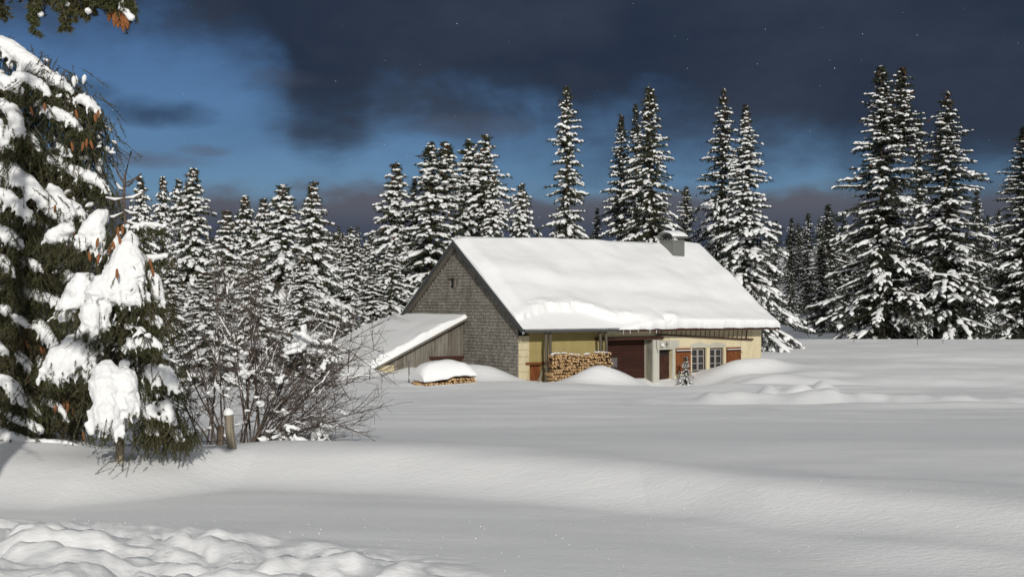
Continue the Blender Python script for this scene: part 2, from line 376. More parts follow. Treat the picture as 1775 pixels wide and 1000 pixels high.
# ------------------------------------------------------------------ farmhouse
random.seed(3); np.random.seed(3)
HZ = EYE - 4.2                                # local zero: the buried ground line
house = thing('farmhouse', 'long farmhouse with shingled grey gable, cream plaster front and thick snow on its roof', 'farmhouse', (HX, HY, HZ), HRZ)
L, W2 = 15.1, 5.06; W = 2 * W2
RZ, EZ, EO = 7.06, 2.93, .87                   # ridge height, eave height, eave overhang
SL = (RZ - EZ) / (W2 + EO)
def rz(y): return RZ - abs(y - W2) * SL       # roof top height over local y
def wall_holes(name, m, x0, x1, z0, z1, y, holes, depth, parent):
    xs = sorted({x0, x1, *[h[0] for h in holes], *[h[1] for h in holes]}); zs = sorted({z0, z1, *[h[2] for h in holes], *[h[3] for h in holes]})
    bm = bmesh.new(); vd = {}
    def v(x, yy, z):
        k = (round(x, 4), round(yy, 4), round(z, 4))
        if k not in vd: vd[k] = bm.verts.new(k)
        return vd[k]
    def solid(i, j):
        if i < 0 or j < 0 or i >= len(xs) - 1 or j >= len(zs) - 1: return False
        cx = (xs[i] + xs[i + 1]) / 2; cz = (zs[j] + zs[j + 1]) / 2
        return not any(h[0] < cx < h[1] and h[2] < cz < h[3] for h in holes)
    for i in range(len(xs) - 1):
        for j in range(len(zs) - 1):
            if not solid(i, j): continue
            a, b_, c_, d_ = xs[i], xs[i + 1], zs[j], zs[j + 1]
            bm.faces.new((v(a, y, c_), v(b_, y, c_), v(b_, y, d_), v(a, y, d_)))
            bm.faces.new((v(a, y + depth, d_), v(b_, y + depth, d_), v(b_, y + depth, c_), v(a, y + depth, c_)))
            for (di, dj, p) in ((-1, 0, ((a, c_), (a, d_))), (1, 0, ((b_, d_), (b_, c_))), (0, -1, ((b_, c_), (a, c_))), (0, 1, ((a, d_), (b_, d_)))):
                if not solid(i + di, j + dj):
                    (p0, p1), (q0, q1) = p
                    bm.faces.new((v(p0, y, p1), v(q0, y, q1), v(q0, y + depth, q1), v(p0, y + depth, p1)))
    bmesh.ops.recalc_face_normals(bm, faces=bm.faces)
    me = bpy.data.meshes.new(name); bm.to_mesh(me); bm.free(); me.materials.append(m)
    return link(name, me, parent)
HATCH = (.66, 1.36, .0, 1.30); BARNH = (4.95, 7.85, -.6, 2.36); DOORH = (8.25, 9.12, -.4, 1.86)
WIN1 = (10.40, 11.36, .70, 1.90); WIN2 = (11.58, 12.52, .68, 1.88)
wtop = rz(0) - .14
wall_holes('khaki_wall', KHAKI, .62, 4.95, -.8, wtop, 0.0, [HATCH], .45, house)
wall_holes('plaster_wall', PLAST, 4.95, L, -.8, wtop, 0.0, [BARNH, DOORH, WIN1, WIN2], .45, house)
g = Geo()                                      # corner stones on the left corner
z = -.8; k = 0
while z < 2.6:
    h_ = random.uniform(.26, .36); wd = (.62, .5)[k % 2] if z > 1.4 or True else .5
    g.box(.045, .62, 0.0 - .012 * random.random(), .45, z + .006, min(z + h_, 2.9) - .006); z += h_; k += 1
g.build('corner_stones', QUOIN, house)
# gable core and shingles
def gable_poly(x, thick, inset, y0=.03):
    pts = [(y0, -.8), (y0, rz(y0) - inset), (W2, RZ - inset), (W, rz(W) - inset), (W, -.8)]
    V = [(x, a, b_) for a, b_ in pts] + [(x + thick, a, b_) for a, b_ in pts]
    bm = bmesh.new(); vs = [bm.verts.new(v) for v in V]
    bm.faces.new(vs[:5]); bm.faces.new(vs[9:4:-1])
    for i in range(5): bm.faces.new((vs[i], vs[5 + i], vs[5 + (i + 1) % 5], vs[(i + 1) % 5]))
    bmesh.ops.recalc_face_normals(bm, faces=bm.faces); me = bpy.data.meshes.new('gable_wall'); bm.to_mesh(me); bm.free(); return me
me = gable_poly(.03, .3, .16); me.materials.append(DARKM); link('gable_wall', me, house)
me = gable_poly(L - .33, .3, .16, .46); me.materials.append(PLAST); link('end_wall', me, house)
g = Geo(); g.box(.3, L - .3, W - .3, W - .02, -.8, rz(W) - .2); g.build('back_wall', PLAST, house)
ATT = (5.30, 5.72, 4.86, 5.42)
g = Geo(); zz = .0; row = 0
while zz < RZ - .2:
    y = .0 - random.random() * .1
    ylo = max(0, W2 - (RZ - .17 - zz - .16) / SL); yhi = min(W, W2 + (RZ - .17 - zz - .16) / SL)
    while y < W:
        wd = random.uniform(.10, .19); a_ = max(y, ylo); b_ = min(y + wd - .006, yhi)
        if b_ - a_ > .03 and not (b_ > ATT[0] and a_ < ATT[1] and zz + .15 > ATT[2] and zz < ATT[3]):
            dz = random.uniform(-.018, .012); t = random.uniform(.018, .048); p = zz + dz; tz = zz + .20
            V = [(.03 - .004, a_, tz), (.03 - .004, b_, tz), (.03 - t - .02, a_, p), (.03 - t - .02, b_, p + random.uniform(-.01, .01)), (.03, a_, p), (.03, b_, p)]
            g.add(V, [(0, 1, 3, 2), (2, 3, 5, 4)]); g.add([V[0], V[2], V[4]], [(0, 1, 2)]); g.add([V[1], V[5], V[3]], [(0, 1, 2)])
        y += wd
    zz += .155; row += 1
g.build('shingle_cladding', SHING, house)
at_ = Geo(); at_.box(-.0, .028, ATT[0] + .18, ATT[1], ATT[2], ATT[3] - .12); o = at_.build('attic_opening', DARKM, house)
at_ = Geo(); at_.box(-.12, .03, ATT[0] - .05, ATT[1] + .12, ATT[3] - .12, ATT[3] - .03); at_.box(-.05, .03, ATT[0] + .0, ATT[0] + .16, ATT[2] - .02, ATT[3] - .13); at_.build('attic_frame', BOARD, o)
# roof slabs
RX0, RX1 = -.30, L + .36
def slab(name, m, y0, z0, y1, z1, x0, x1, t, parent):
    g = Geo(); V = []
    for x in (x0, x1):
        for (y, z) in ((y0, z0), (y1, z1)): V += [(x, y, z), (x, y, z - t)]
    g.add(V, [(0, 2, 6, 4), (1, 5, 7, 3), (0, 1, 3, 2), (4, 6, 7, 5), (0, 4, 5, 1), (2, 3, 7, 6)]); return g.build(name, m, parent)
roof = slab('roof', BOARD, -EO, EZ, W2, RZ, RX0, RX1, .12, house)
slab('roof_slope', BOARD, W2, RZ, W + EO, EZ, RX0, RX1, .12, roof)
for nm, ya, za, yb, zb in (('bargeboard', -EO - .02, EZ - .01, W2, RZ + .045), ('bargeboard', W2, RZ + .045, W + EO + .02, EZ - .01)):
    slab(nm, SLATE, ya, za + .03, yb, zb, RX0 - .05, RX0 - .003, .21, roof)
slab('bargeboard', SLATE, -EO - .02, EZ + .02, W2, RZ + .03, RX1 + .003, RX1 + .05, .24, roof)
g = Geo(); g.box(RX0, 5.0, -EO - .16, -EO + .10, EZ - .06, EZ - .025); g.box(RX0, 5.0, -EO - .19, -EO - .13, EZ - .13, EZ - .02)
for i in range(60): g.box(RX0 + i * .09, RX0 + i * .09 + .03, -EO - .15, -EO + .15, EZ - .02, EZ + .03)
g.build('gutter', SLATE, roof)
g = Geo(); g.box(5.0, RX1, -EO - .03, -EO + .02, EZ - .15, EZ - .01); g.build('fascia', BEAM, roof)
g = Geo()
for i in range(26): x = .2 + i * .6; slabx = (x, x + .09); g.box(x, x + .09, -EO + .05, .02, EZ - .12 - .0, EZ - .02 + .0, M=Matrix.Translation((0, 0, .06)))
g.build('rafters', BEAM, roof)
# roof snow (front and back slopes)
sl = math.hypot(W2 + EO, RZ - EZ); vd_ = np.array([0, -(W2 + EO), EZ - RZ]); vb_ = np.array([0, (W2 + EO), EZ - RZ])
def th_front(u, v):
    t = .31 + .15 * fbm(u * .28 + v * .12, v * .35, 51, 3) + .03 * fbm(u * 1.1, v * 1.4, 52, 2)
    t += .14 * fbm(u * .55, u * 0 + 2.5, 58, 2) * sstep(v, 1.6, 0)
    t += .07 * np.exp(-((v - 2.2 - .35 * u + .02 * u * u) / .7) ** 2) - .05 * np.exp(-((v - 3.6 - .12 * u) / .6) ** 2)
    a = sstep(u, 7.6, 5.2)                      # the slipped, crumpled edge over the woodpile
    b0 = sl - .35 - .25 * a - .75 * a * (1 - sstep(np.abs(u - 2.9), .5, 3.2)) - .22 * a - .35 * fbm(u * .9, u * 0, 53, 3)
    lump = sstep(v, b0 - .75, b0 - .15) * a
    t += lump * (.05 + .14 * np.abs(fbm(u * 2.2, v * 2.6, 54, 3)))
    cut = 1 - sstep(v, b0 + .05, b0 + .35 + .25 * fbm(u * 2, v * 2, 55, 2)) * a
    t *= np.clip(cut, .12, 1) * (1 - .25 * a * sstep(v, b0, b0 + .1))
    t -= .22 * np.exp(-(((u - 8.35) / .22) ** 2 + ((v - sl + .18) / .22) ** 2))
    t += .12 * np.exp(-(((u - 8.75) / .35) ** 2 + ((v - sl + .35) / .3) ** 2))
    t *= (.45 + .55 * sstep(u, 0, .8))
    return np.maximum(t * (1 + .2 * sstep(v, sl - 1.0, sl) * (1 - a)) + .25 * (sstep(v, .5, 0)) * 0, .02)
snow_slab('roof_snow', roof, (RX0 + .0, W2, RZ + .02), (1, 0, 0), vd_, RX1 - RX0 + .02, sl + .14, th_front, 240, 90, (.12, .35), (0, .20), wob=.08)
snow_slab('roof_snow', roof, (RX0 + .0, W2, RZ + .02), (1, 0, 0), vb_, RX1 - RX0 + .02, sl + .14, lambda u, v: (.30 + .06 * fbm(u * .3, v * .3, 57, 2)) * (.45 + .55 * sstep(u, 0, .8)), 60, 30, (.12, .35), (0, .22))
# chimney
CH0, CH1 = 12.45, 13.25
g = Geo(); cy = 4.3; g.box(CH0, CH1, cy - .5, cy + .55, 5.6, 7.42); g.box(CH0 - .03, CH1 + .03, cy - .53, cy + .58, 7.34, 7.40); g.box(CH0 + .64, CH0 + .66, cy - .506, cy + .3, 5.6, 7.33)
ch = g.build('chimney', ZINC, house)
g = Geo()
for x in (CH0 + .05, CH1 - .1):
    for y in (cy - .45, cy + .45): g.box(x, x + .05, y, y + .05, 7.42, 7.62)
ar = np.linspace(0, math.pi, 13); V = []
for x in (CH0 - .12, CH1 + .12):
    for r_ in (1.0, .93):
        V += [(x, cy + .02 - math.cos(t) * .66 * r_, 7.52 + math.sin(t) * .30 * r_) for t in ar]
n = 13; q = []
for i in range(n - 1): q += [(i, i + 1, 2 * n + i + 1, 2 * n + i), (n + i + 1, n + i, 3 * n + i, 3 * n + i + 1), (i, n + i, n + i + 1, i + 1), (2 * n + i, 2 * n + i + 1, 3 * n + i + 1, 3 * n + i)]
q += [(0, 2 * n, 3 * n, n), (n - 1, 2 * n - 1, 4 * n - 1, 3 * n - 1)]
g.add(V, q, 0, True); cap = g.build('chimney_cap', ZINC, ch)
V = []; q = []; xs_ = np.linspace(CH0 - .14, CH1 + .14, 14); tt = np.linspace(.25, math.pi - .2, 13)
for i, x in enumerate(xs_):
    e = math.sqrt(max(0, 1 - abs(2 * i / 13 - 1) ** 5))
    for t in tt:
        k_ = .012 + .10 * e * math.sin(t) ** .6 * (1 + .5 * float(vnoise(np.array(x * 3), np.array(t * 2), 5)))
        V.append((x, cy + .02 - math.cos(t) * (.67 + k_), 7.53 + math.sin(t) * (.30 + k_)))
for i in range(13):
    for j in range(12): q.append((i * 13 + j, i * 13 + j + 1, (i + 1) * 13 + j + 1, (i + 1) * 13 + j))
g = Geo(); g.add(V, q, 0, True); g.build('snow_cap', SNOWT, ch)
# porch posts
for x, z1 in ((1.0, 2.86), (1.24, 2.86), (4.08, 2.84), (4.42, 2.88)):
    g = Geo(); k = np.linspace(-.7, z1, 7); P = np.array([[(x + .015 * math.sin(i * 2.1 + x), -.80 + .01 * math.cos(i), t) for i, t in enumerate(k)]])
    V, q = tubes(P, np.full((1, 7), .065) * (1 + .08 * np.random.rand(1, 7)), 8); g.add(V, q, 0, True); g.build('porch_post', POSTW, house)
# cellar hatch
g = Geo(); g.box(.68, 1.34, .16, .2, -.2, 1.28, j=0); hd = g.build('cellar_door', SHUT, house)
hd['label'] = 'small reddish brown cellar door'
g = Geo(); g.box(.42, 1.50, -.06, .05, 1.32, 1.43); g.build('lintel', SHUT, house)
g = Geo(); M_ = Matrix.Translation((1.02, -.12, .5)) @ Matrix.Rotation(R(28), 4, 'Y'); g.box(-.05, .05, -.02, .02, -.6, .75, M=M_); tag(g.build('leaning_board', FPOST), 'pale board leaning in front of the small cellar door', 'board')
lb = bpy.data.objects['leaning_board']; lb.location = (HX, HY, HZ); lb.rotation_euler = (0, 0, HRZ)
# barn door (recessed) of horizontal boards
g = Geo(); z = -.6
while z < 2.3:
    h_ = random.uniform(.13, .2); g.box(4.97, 6.45, .56 + random.uniform(0, .012), .62, z, min(z + h_ - .008, 2.33)); g.box(6.46, 7.83, .56 + random.uniform(0, .012), .62, z, min(z + h_ - .008, 2.33)); z += h_
bd = g.build('barn_door', BARN, house)
g = Geo(); g.box(5.72, 6.1, .535, .558, 1.05, 1.5); g.box(5.69, 5.72, .53, .558, 1.02, 1.53); g.box(6.1, 6.13, .53, .558, 1.02, 1.53); g.build('hatch_panel', plain('grey panel', (.12, .11, .11)), bd)
g = Geo(); g.box(4.4, 8.45, -.16, -.003, 2.37, 2.50); g.build('barn_lintel', BEAM, house)
g = Geo(); g.box(7.85, 8.22, -.10, .6, -.6, 2.34); g.build('door_pillar', CEMENT, house)
# entrance door
DG = Geo(); 
for i in range(-6, 16):
    z0 = i * .155
    bm_pts = [(8.27, z0), (9.10, z0 - .38), (9.10, z0 - .38 + .148), (8.27, z0 + .148)]
    bm_pts = [(x, min(max(z_, -.4), 1.58)) for x, z_ in bm_pts]
    if max(p[1] for p in bm_pts) - min(p[1] for p in bm_pts) < .02: continue
    yv = .20 + random.uniform(0, .008); V = [(x, yv, z_) for x, z_ in bm_pts] + [(x, .26, z_) for x, z_ in bm_pts]
    DG.add(V, [(0, 1, 2, 3), (7, 6, 5, 4), (0, 4, 5, 1), (3, 2, 6, 7)])
dr = DG.build('entrance_door', DOORW, house)
g = Geo(); g.box(8.27, 9.10, .18, .26, 1.58, 1.64); g.box(8.27, 9.10, .23, .26, 1.64, 1.84, 0)
for i in range(12): g.box(8.30 + i * .068, 8.325 + i * .068, .19, .21, 1.66, 1.82)
g.build('transom_grille', FRAMED, dr)
g = Geo(); g.box(9.0, 9.03, .15, .18, .62, .82); g.build('handle', IRON, dr)
g = Geo(); g.box(8.22, 9.55, -.022, .0, 1.88, 2.30); g.box(9.122, 9.26, -.03, .0, -.6, 1.9); g.box(8.225, 9.12, -.10, -.025, 1.86, 1.93); g.build('cement_surround', CEMENT, house)
# windows
def window(h, arc):
    x0, x1, z0, z1 = h
    fr = Geo(); t = .065
    fr.box(x0, x0 + t, .10, .2, z0, z1); fr.box(x1 - t, x1, .10, .2, z0, z1); fr.box(x0 + t, x1 - t, .10, .2, z0, z0 + t); fr.box(x0 + t, x1 - t, .10, .2, z1 - t, z1)
    wf = fr.build('window', FRAMED, house)
    sg = Geo(); xm = (x0 + x1) / 2
    for a, b_ in ((x0 + t, xm - .008), (xm + .008, x1 - t)):
        sg.box(a, a + .045, .115, .16, z0 + t, z1 - t); sg.box(b_ - .045, b_, .115, .16, z0 + t, z1 - t)
        sg.box(a + .045, b_ - .045, .115, .16, z0 + t, z0 + t + .045); sg.box(a + .045, b_ - .045, .115, .16, z1 - t - .045, z1 - t)
        for k in (1, 2): zc = z0 + t + (z1 - z0 - 2 * t) * k / 3; sg.box(a + .045, b_ - .045, .12, .15, zc - .018, zc + .018)
    sg.build('sash', FRAMEW, wf)
    pg = Geo(); pg.box(x0 + t, x1 - t, .138, .142, z0 + t, z1 - t); pg.build('pane', GLASS, wf)
    cg = Geo(); cx = np.linspace(x0 + .1, x0 + .38, 9); V = [(x, .34 + .02 * (i % 2), z_) for i, x in enumerate(cx) for z_ in (z0, z1)]
    cg.add(V, [(2 * i, 2 * i + 2, 2 * i + 3, 2 * i + 1) for i in range(8)]); cg.build('curtain', CURT, wf)
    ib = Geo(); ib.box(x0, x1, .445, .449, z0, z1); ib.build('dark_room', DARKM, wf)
    s_ = Geo(); s_.box(x0 - .04, x1 + .04, -.06, .1, z0 - .09, z0); s_.build('sill', CEMENT, wf)
    ag = Geo(); an = np.linspace(0, math.pi, 15); cx = xm; V = [(cx - math.cos(a) * .62, -.016, z1 + .04 + math.sin(a) * .22) for a in an]
    if arc: ag.add(V, [tuple(range(15))]); ag.build('arch_patch', CEMENT, house)
window(WIN1, True); window(WIN2, True)
def shutter(x0, x1, z0, z1):
    g = Geo(); n = 4; wd = (x1 - x0) / n
    for i in range(n): g.box(x0 + i * wd + .004, x0 + (i + 1) * wd - .004, -.06 + random.uniform(-.004, .004), -.022, z0, z1)
    s_ = g.build('shutter', SHUT, house)
    b_ = Geo(); b_.box(x0, x1, -.08, -.062, z1 - .2, z1 - .10); b_.build('shutter_rail', DOORW, s_)
    h_ = Geo(); h_.box(x0 + .01, x1 - .01, -.125, -.06, z1 - .115, z1 - .085); h_.build('snow_line', SNOWT, s_)
    k = Geo(); k.box(x1 - .02, x1 + .09, -.07, -.05, z1 - .28, z1 - .25); k.build('hinge', IRON, s_)
shutter(9.32, 10.28, .66, 1.90); shutter(12.66, 13.64, .6, 1.89)
# long ladder hung sideways under the eave
lad = thing('wooden_ladder', 'long brown wooden ladder hung sideways under the eave above the two windows', 'ladder', (HX, HY, HZ), HRZ)
lx = np.linspace(8.0, 14.4, 12)
for nm, za, zb in (('rail', 2.60, 2.26), ('rail', 2.86, 2.86)):
    P = np.array([[(x, -.14, za + (zb - za) * (x - 8) / 6.4) for x in lx]]); V, q = tubes(P, np.full((1, 12), .042), 7); g = Geo(); g.add(V, q, 0, True); g.build(nm, BEAM, lad)
for i in range(19):
    x = 8.35 + i * .312; zl = 2.60 - .34 * (x - 8) / 6.4
    V, q = tubes(np.array([[(x + .04, -.14, 2.86), (x + .02 * math.sin(i), -.14, (2.86 + zl) / 2), (x - .03, -.14, zl)]]), np.full((1, 3), .020 + .012 * (i == 18)), 6); g = Geo(); g.add(V, q, 0, True); g.build('rung', BEAM, lad)
# lamp, wall anchor, cable
bm = bmesh.new(); bmesh.ops.create_uvsphere(bm, u_segments=16, v_segments=10, radius=.11); me = bpy.data.meshes.new('wall_lamp'); bm.to_mesh(me); bm.free(); me.materials.append(WHITEP)
for p in me.polygons: p.use_smooth = True
wl = link('wall_lamp', me, None, None); wl.matrix_world = house.matrix_basis @ Matrix.Translation((8.42, -.13, 2.08)) if False else Matrix.Translation((HX, HY, HZ)) @ Matrix.Rotation(HRZ, 4, 'Z') @ Matrix.Translation((8.40, -.13, 2.09))
tag(wl, 'round white globe lamp on the wall above the narrow entrance door', 'lamp')
g = Geo(); g.box(-.05, .05, .0, .10, -.05, .05); g.build('base', ZINC, wl)
g = Geo(); g.box(8.74, 8.765, -.05, -.023, 1.95, 2.26); g.box(8.64, 8.86, -.05, -.024, 2.10, 2.125); g.build('wall_anchor', IRON, house)
V, q = tubes(np.array([[(8.02, -.12, 3.0), (8.02, -.12, 2.5), (8.03, -.12, 2.0), (8.12, -.115, 1.72), (8.3, -.06, 1.70)]]), np.full((1, 5), .012), 5); g = Geo(); g.add(V, q, 0, True); g.build('cable', IRON, house)
# icicles at the left eave corner
ICE = plain('ice', (.75, .8, .85), .1, .5)
for x in (-.4, -.34, 5.3, 5.7, 6.2, 6.9, 7.3):
    l_ = random.uniform(.10, .28); V, q = tubes(np.array([[(x, -EO - .12, EZ - .1), (x, -EO - .12, EZ - .1 - l_ * .5), (x, -EO - .12, EZ - .1 - l_)]]), np.array([[.018, .01, .002]]), 6); g = Geo(); g.add(V, q, 0, True); g.build('icicle', ICE, roof)

# ------------------------------------------------------------------ lean-to shed
shed = thing('lean_to_shed', 'low grey plank lean-to shed under a sloping snow roof against the shingled gable', 'shed', (HX, HY, HZ), HRZ)
SW, SE, SX = 4.54, 9.95, -4.75
def sz(x): return 3.33 + x * .452
g = Geo(); x = SX + .05
while x < -.1:
    wd = random.uniform(.16, .26); b_ = min(x + wd - .012, -.06); yv = SW + random.uniform(0, .03)
    V = [(x, yv, .35), (b_, yv, .35), (b_, yv, sz(b_) - .03), (x, yv, sz(x) - .03)]; V += [(p[0], SW + .06, p[2]) for p in V]
    g.add(V, [(0, 1, 2, 3), (7, 6, 5, 4), (0, 4, 5, 1), (1, 5, 6, 2), (2, 6, 7, 3), (3, 7, 4, 0)]); x += wd
g.build('plank_wall', BOARD, shed)
g = Geo(); g.box(SX, SX + .9, SW - .03, SW - .002, -.6, sz(SX) - .05 + .12); g.box(SX - .03, SX, SW, SE, -.6, sz(SX) - .12); g.build('stone_foot', QUOIN, shed)
g = Geo(); g.box(SX + .2, -.06, SE - .06, SE, -.6, sz(SX)); g.build('back_wall', BOARD, shed)
g = Geo(); g.box(-1.95, -.06, SW - .07, SW - .004, 1.48, 1.60); g.box(-1.85, -.12, SW - .02, SW - .004, .2, 1.48); g.build('shed_door', BEAM, shed)
g = Geo()
V = []
for x in (SX - .35, -.06):
    for y in (SW - .32, SE + .3): V += [(x, y, sz(x) + .10), (x, y, sz(x) + .0)]
g.add(V, [(0, 4, 6, 2), (1, 3, 7, 5), (0, 1, 5, 4), (2, 6, 7, 3), (0, 2, 3, 1), (4, 5, 7, 6)]); sr = g.build('roof', BOARD, shed)
sul = (-.06 - SX + .35) * math.hypot(1, .452)
snow_slab('roof_snow', sr, (SX - .42, SW - .36, sz(SX - .42) + .10), (1, 0, .452), (0, 1, 0), sul + .1, SE - SW + 1.7,
          lambda u, v: (.34 + .06 * fbm(u * .6, v * .5, 61, 3)) * (1 + .25 * sstep(v, .9, 0) * fbm(u * 2.3, v * 2, 62, 3)) * (1 - .45 * sstep(u, sul - 1.6, sul)), 60, 50, (.35, 0), (.14, .3))

# ------------------------------------------------------------------ firewood
def log_mesh(k):
    rs = random.Random(k); ln = rs.uniform(.38, .44); n = 5; K = rs.choice((3, 3, 3, 4, 4, 5))
    ang = sorted(rs.uniform(0, 1) * .5 + i for i in range(K)); pts = [(math.cos(a / K * 2 * math.pi) * rs.uniform(.055, .08), math.sin(a / K * 2 * math.pi) * rs.uniform(.05, .075)) for a in ang]
    V = [(x, -ln / 2 + rs.uniform(0, .02), z) for x, z in pts] + [(x * 1.04, ln / 2, z * 1.04) for x, z in pts]
    g = Geo(); m = len(pts); g.add(V, [tuple(range(m))]); 
    g.add(V, [tuple(range(2 * m - 1, m - 1, -1))])
    for i in range(m): g.add([V[i], V[m + i], V[m + (i + 1) % m], V[(i + 1) % m]], [(0, 1, 2, 3)], 1 if i == 0 else 0)
    return g.build('firewood_log', [LOGW, LOGB], None, None, 0)
LM = [log_mesh(k) for k in range(12)]
HM = Matrix.Translation((HX, HY, HZ)) @ Matrix.Rotation(HRZ, 4, 'Z')
def put_log(M, label, group, r_=None):
    o = link('firewood_log', random.choice(LM)); o.matrix_world = M @ Matrix.Rotation(R(random.uniform(-5, 5)), 4, 'Z') @ Matrix.Rotation(random.uniform(0, 6.28), 4, 'Y')
    return tag(o, label, 'log', group)
rows = 11
for r_ in range(rows):
    n = 26
    for i in range(n):
        x = 1.0 + (i + .5 * (r_ % 2)) * .130 + random.uniform(-.03, .03); z = .45 + r_ * .129 + random.uniform(-.03, .03) + .05 * math.sin(i * .35) * r_ / rows
        if x > 4.34: continue
        wx, wy = hw(x, 1.33)
        if HZ + z + .05 < gz(wx, wy): continue          # buried in the drift
        put_log(HM @ Matrix.Translation((x, -1.12 + random.uniform(-.07, .05), z)) @ Matrix.Scale(random.uniform(.82, 1.2), 4), 'split log in the tall firewood stack between the porch posts', 'split logs stacked between the porch posts')
# thin snow on the stack top
g = Geo(); rs = np.random.RandomState(5)
for i in range(34):
    x = 1.0 + rs.rand() * 3.3; l_ = .05 + .09 * rs.rand(); z = 1.80 + .05 * math.sin((x - 1) / .123 * .35)
    t = np.linspace(-1, 1, 5); P = np.array([[(x + l_ * a, -1.12 + (rs.rand() - .5) * .02 + .0, z + .03 - .02 * a * a) for a in t]]); V, q = tubes(P, np.array([[.005, .06, .075, .06, .005]]) * (.7 + .5 * rs.rand()), 7, .4); V[:, 1] += (rs.rand() - .5) * .3; g.add(V, q, 0, True)
o = g.build('snow_dusting', SNOWT); o.location = (HX, HY, HZ); o.rotation_euler = (0, 0, HRZ); tag(o, 'thin patchy snow along the top of the tall firewood stack', 'snow', kind='stuff')
# the snow covered pile in the yard
PX, PY = (770 - 887.5) / F * 57.5, 57.5; pz = EYE - (671 - 522.2) / F * 56.4
PM = Matrix.Translation((PX, PY, pz)) @ Matrix.Rotation(R(26), 4, 'Z')
for r_ in range(3):
    for i in range(19):
        x = -1.1 + i * .123 + .06 * (r_ % 2) + random.uniform(-.012, .012)
        if r_ == 2 and i < 9: continue
        put_log(PM @ Matrix.Translation((x, -.42 + random.uniform(-.03, .03), .0 + r_ * .115 + (.06 if i > 9 else 0))), 'split log in the low firewood pile under a snow hood in the yard', 'logs in the low snow covered pile')
for i in range(5):
    for r_ in range(2):
        put_log(PM @ Matrix.Translation((-1.13, -.15 + i * .13, r_ * .115)) @ Matrix.Rotation(R(90), 4, 'Z'), 'split log in the low firewood pile under a snow hood in the yard', 'logs in the low snow covered pile')
g = Geo(); g.box(-1.05, 1.15, -.22, .75, -.4, .36); g.box(.1, 1.22, -.52, -.2, .36, .40); g.box(-1.0, .0, -.5, -.2, .27, .30)
o = g.build('pile_board', LOGB); o.matrix_world = PM; tag(o, 'rough bark board lying on the low firewood pile beneath its snow hood', 'board')

# ------------------------------------------------------------------ lumps of snow merged into one skin
def blob_snow(name, P, Rd, parent, voxel, loc=None, squash=.85, disp=.02, sides=8, extra=None, smooth=4, lump=0):
    V, q = tubes(P, Rd, sides, squash); Vs = [V]; Fs = [q]; n = len(V); nn_, k, _ = np.shape(P)
    cap = (np.arange(nn_) * k * sides)[:, None] + np.arange(sides)[None]
    if extra:
        for e in extra:
            V2, q2 = tubes(*e[:2], sides, e[2] if len(e) > 2 else squash); Vs.append(V2); Fs.append(q2 + n); n += len(V2)
    me = mesh(name, np.concatenate(Vs), [np.concatenate(Fs)], SNOWT, True)
    o = link(name, me, parent, loc)
    if name == 'snow': o['kind'] = 'stuff'
    m = o.modifiers.new('skin', 'REMESH'); m.mode = 'VOXEL'; m.voxel_size = voxel; m.use_smooth_shade = True
    if smooth: m = o.modifiers.new('soft', 'SMOOTH'); m.iterations = smooth; m.factor = .5
    if lump:
        t = bpy.data.textures.new(name, 'CLOUDS'); t.noise_scale = lump * 2.2; t.noise_depth = 1
        m = o.modifiers.new('billows', 'DISPLACE'); m.texture = t; m.strength = lump; m.mid_level = .5; m.texture_coords = 'LOCAL'
    if disp:
        t = bpy.data.textures.new(name, 'CLOUDS'); t.noise_scale = disp * 4; t.noise_depth = 2
        m = o.modifiers.new('lumps', 'DISPLACE'); m.texture = t; m.strength = disp * 1.6; m.mid_level = .5; m.texture_coords = 'LOCAL'
    return o
def hood():
    xs = np.linspace(-1.25, 1.25, 26); ys = np.linspace(-.75, .95, 20); V = []; 
    U, Y_ = np.meshgrid(xs, ys); a = np.clip(1 - (np.abs(U) / 1.28) ** 4, 0, 1); b_ = np.clip(1 - (np.abs((Y_ - .1) / .88)) ** 2.6, 0, 1)
    H = .30 + .10 * (U > -9) + .62 * (a * b_) ** .5 + .10 * fbm(U * 1.2, Y_ * 1.2, 71, 3) - .10 * sstep(U, .2, -1.2) + .04
    H = np.where(Y_ < -.3, H - .10 * sstep(Y_, -.3, -.75), H)
    lo = .31 + .10 * sstep(U, -.2, .2) + .05 * fbm(U * 3, Y_ * 3, 72, 2) - .10 * sstep(U, -.3, -1.1)
    top = np.stack([U, Y_, np.maximum(H, lo + .03)], -1).reshape(-1, 3); bot = np.stack([U * .97, Y_ * .95, lo], -1).reshape(-1, 3)
    ny, nx = U.shape; i = np.arange(ny - 1)[:, None] * nx; j = np.arange(nx - 1)[None]
    q = np.stack([i + j, i + j + 1, i + nx + j + 1, i + nx + j], -1).reshape(-1, 4); n = nx * ny
    ring = np.concatenate([np.arange(nx), np.arange(1, ny) * nx + nx - 1, (ny - 1) * nx + np.arange(nx - 2, -1, -1), np.arange(ny - 2, 0, -1) * nx]); r2 = np.roll(ring, -1)
    o = link('snow_hood', mesh('snow_hood', np.concatenate([top, bot]), [q, q[:, ::-1] + n, np.stack([ring, ring + n, r2 + n, r2], -1)], SNOWT, True)); o.matrix_world = PM
    m = o.modifiers.new('skin', 'REMESH'); m.mode = 'VOXEL'; m.voxel_size = .035; m.use_smooth_shade = True
    m = o.modifiers.new('soft', 'SMOOTH'); m.iterations = 5
    tag(o, 'thick rounded hood of snow on the low firewood pile in the yard', 'snow')
hood()

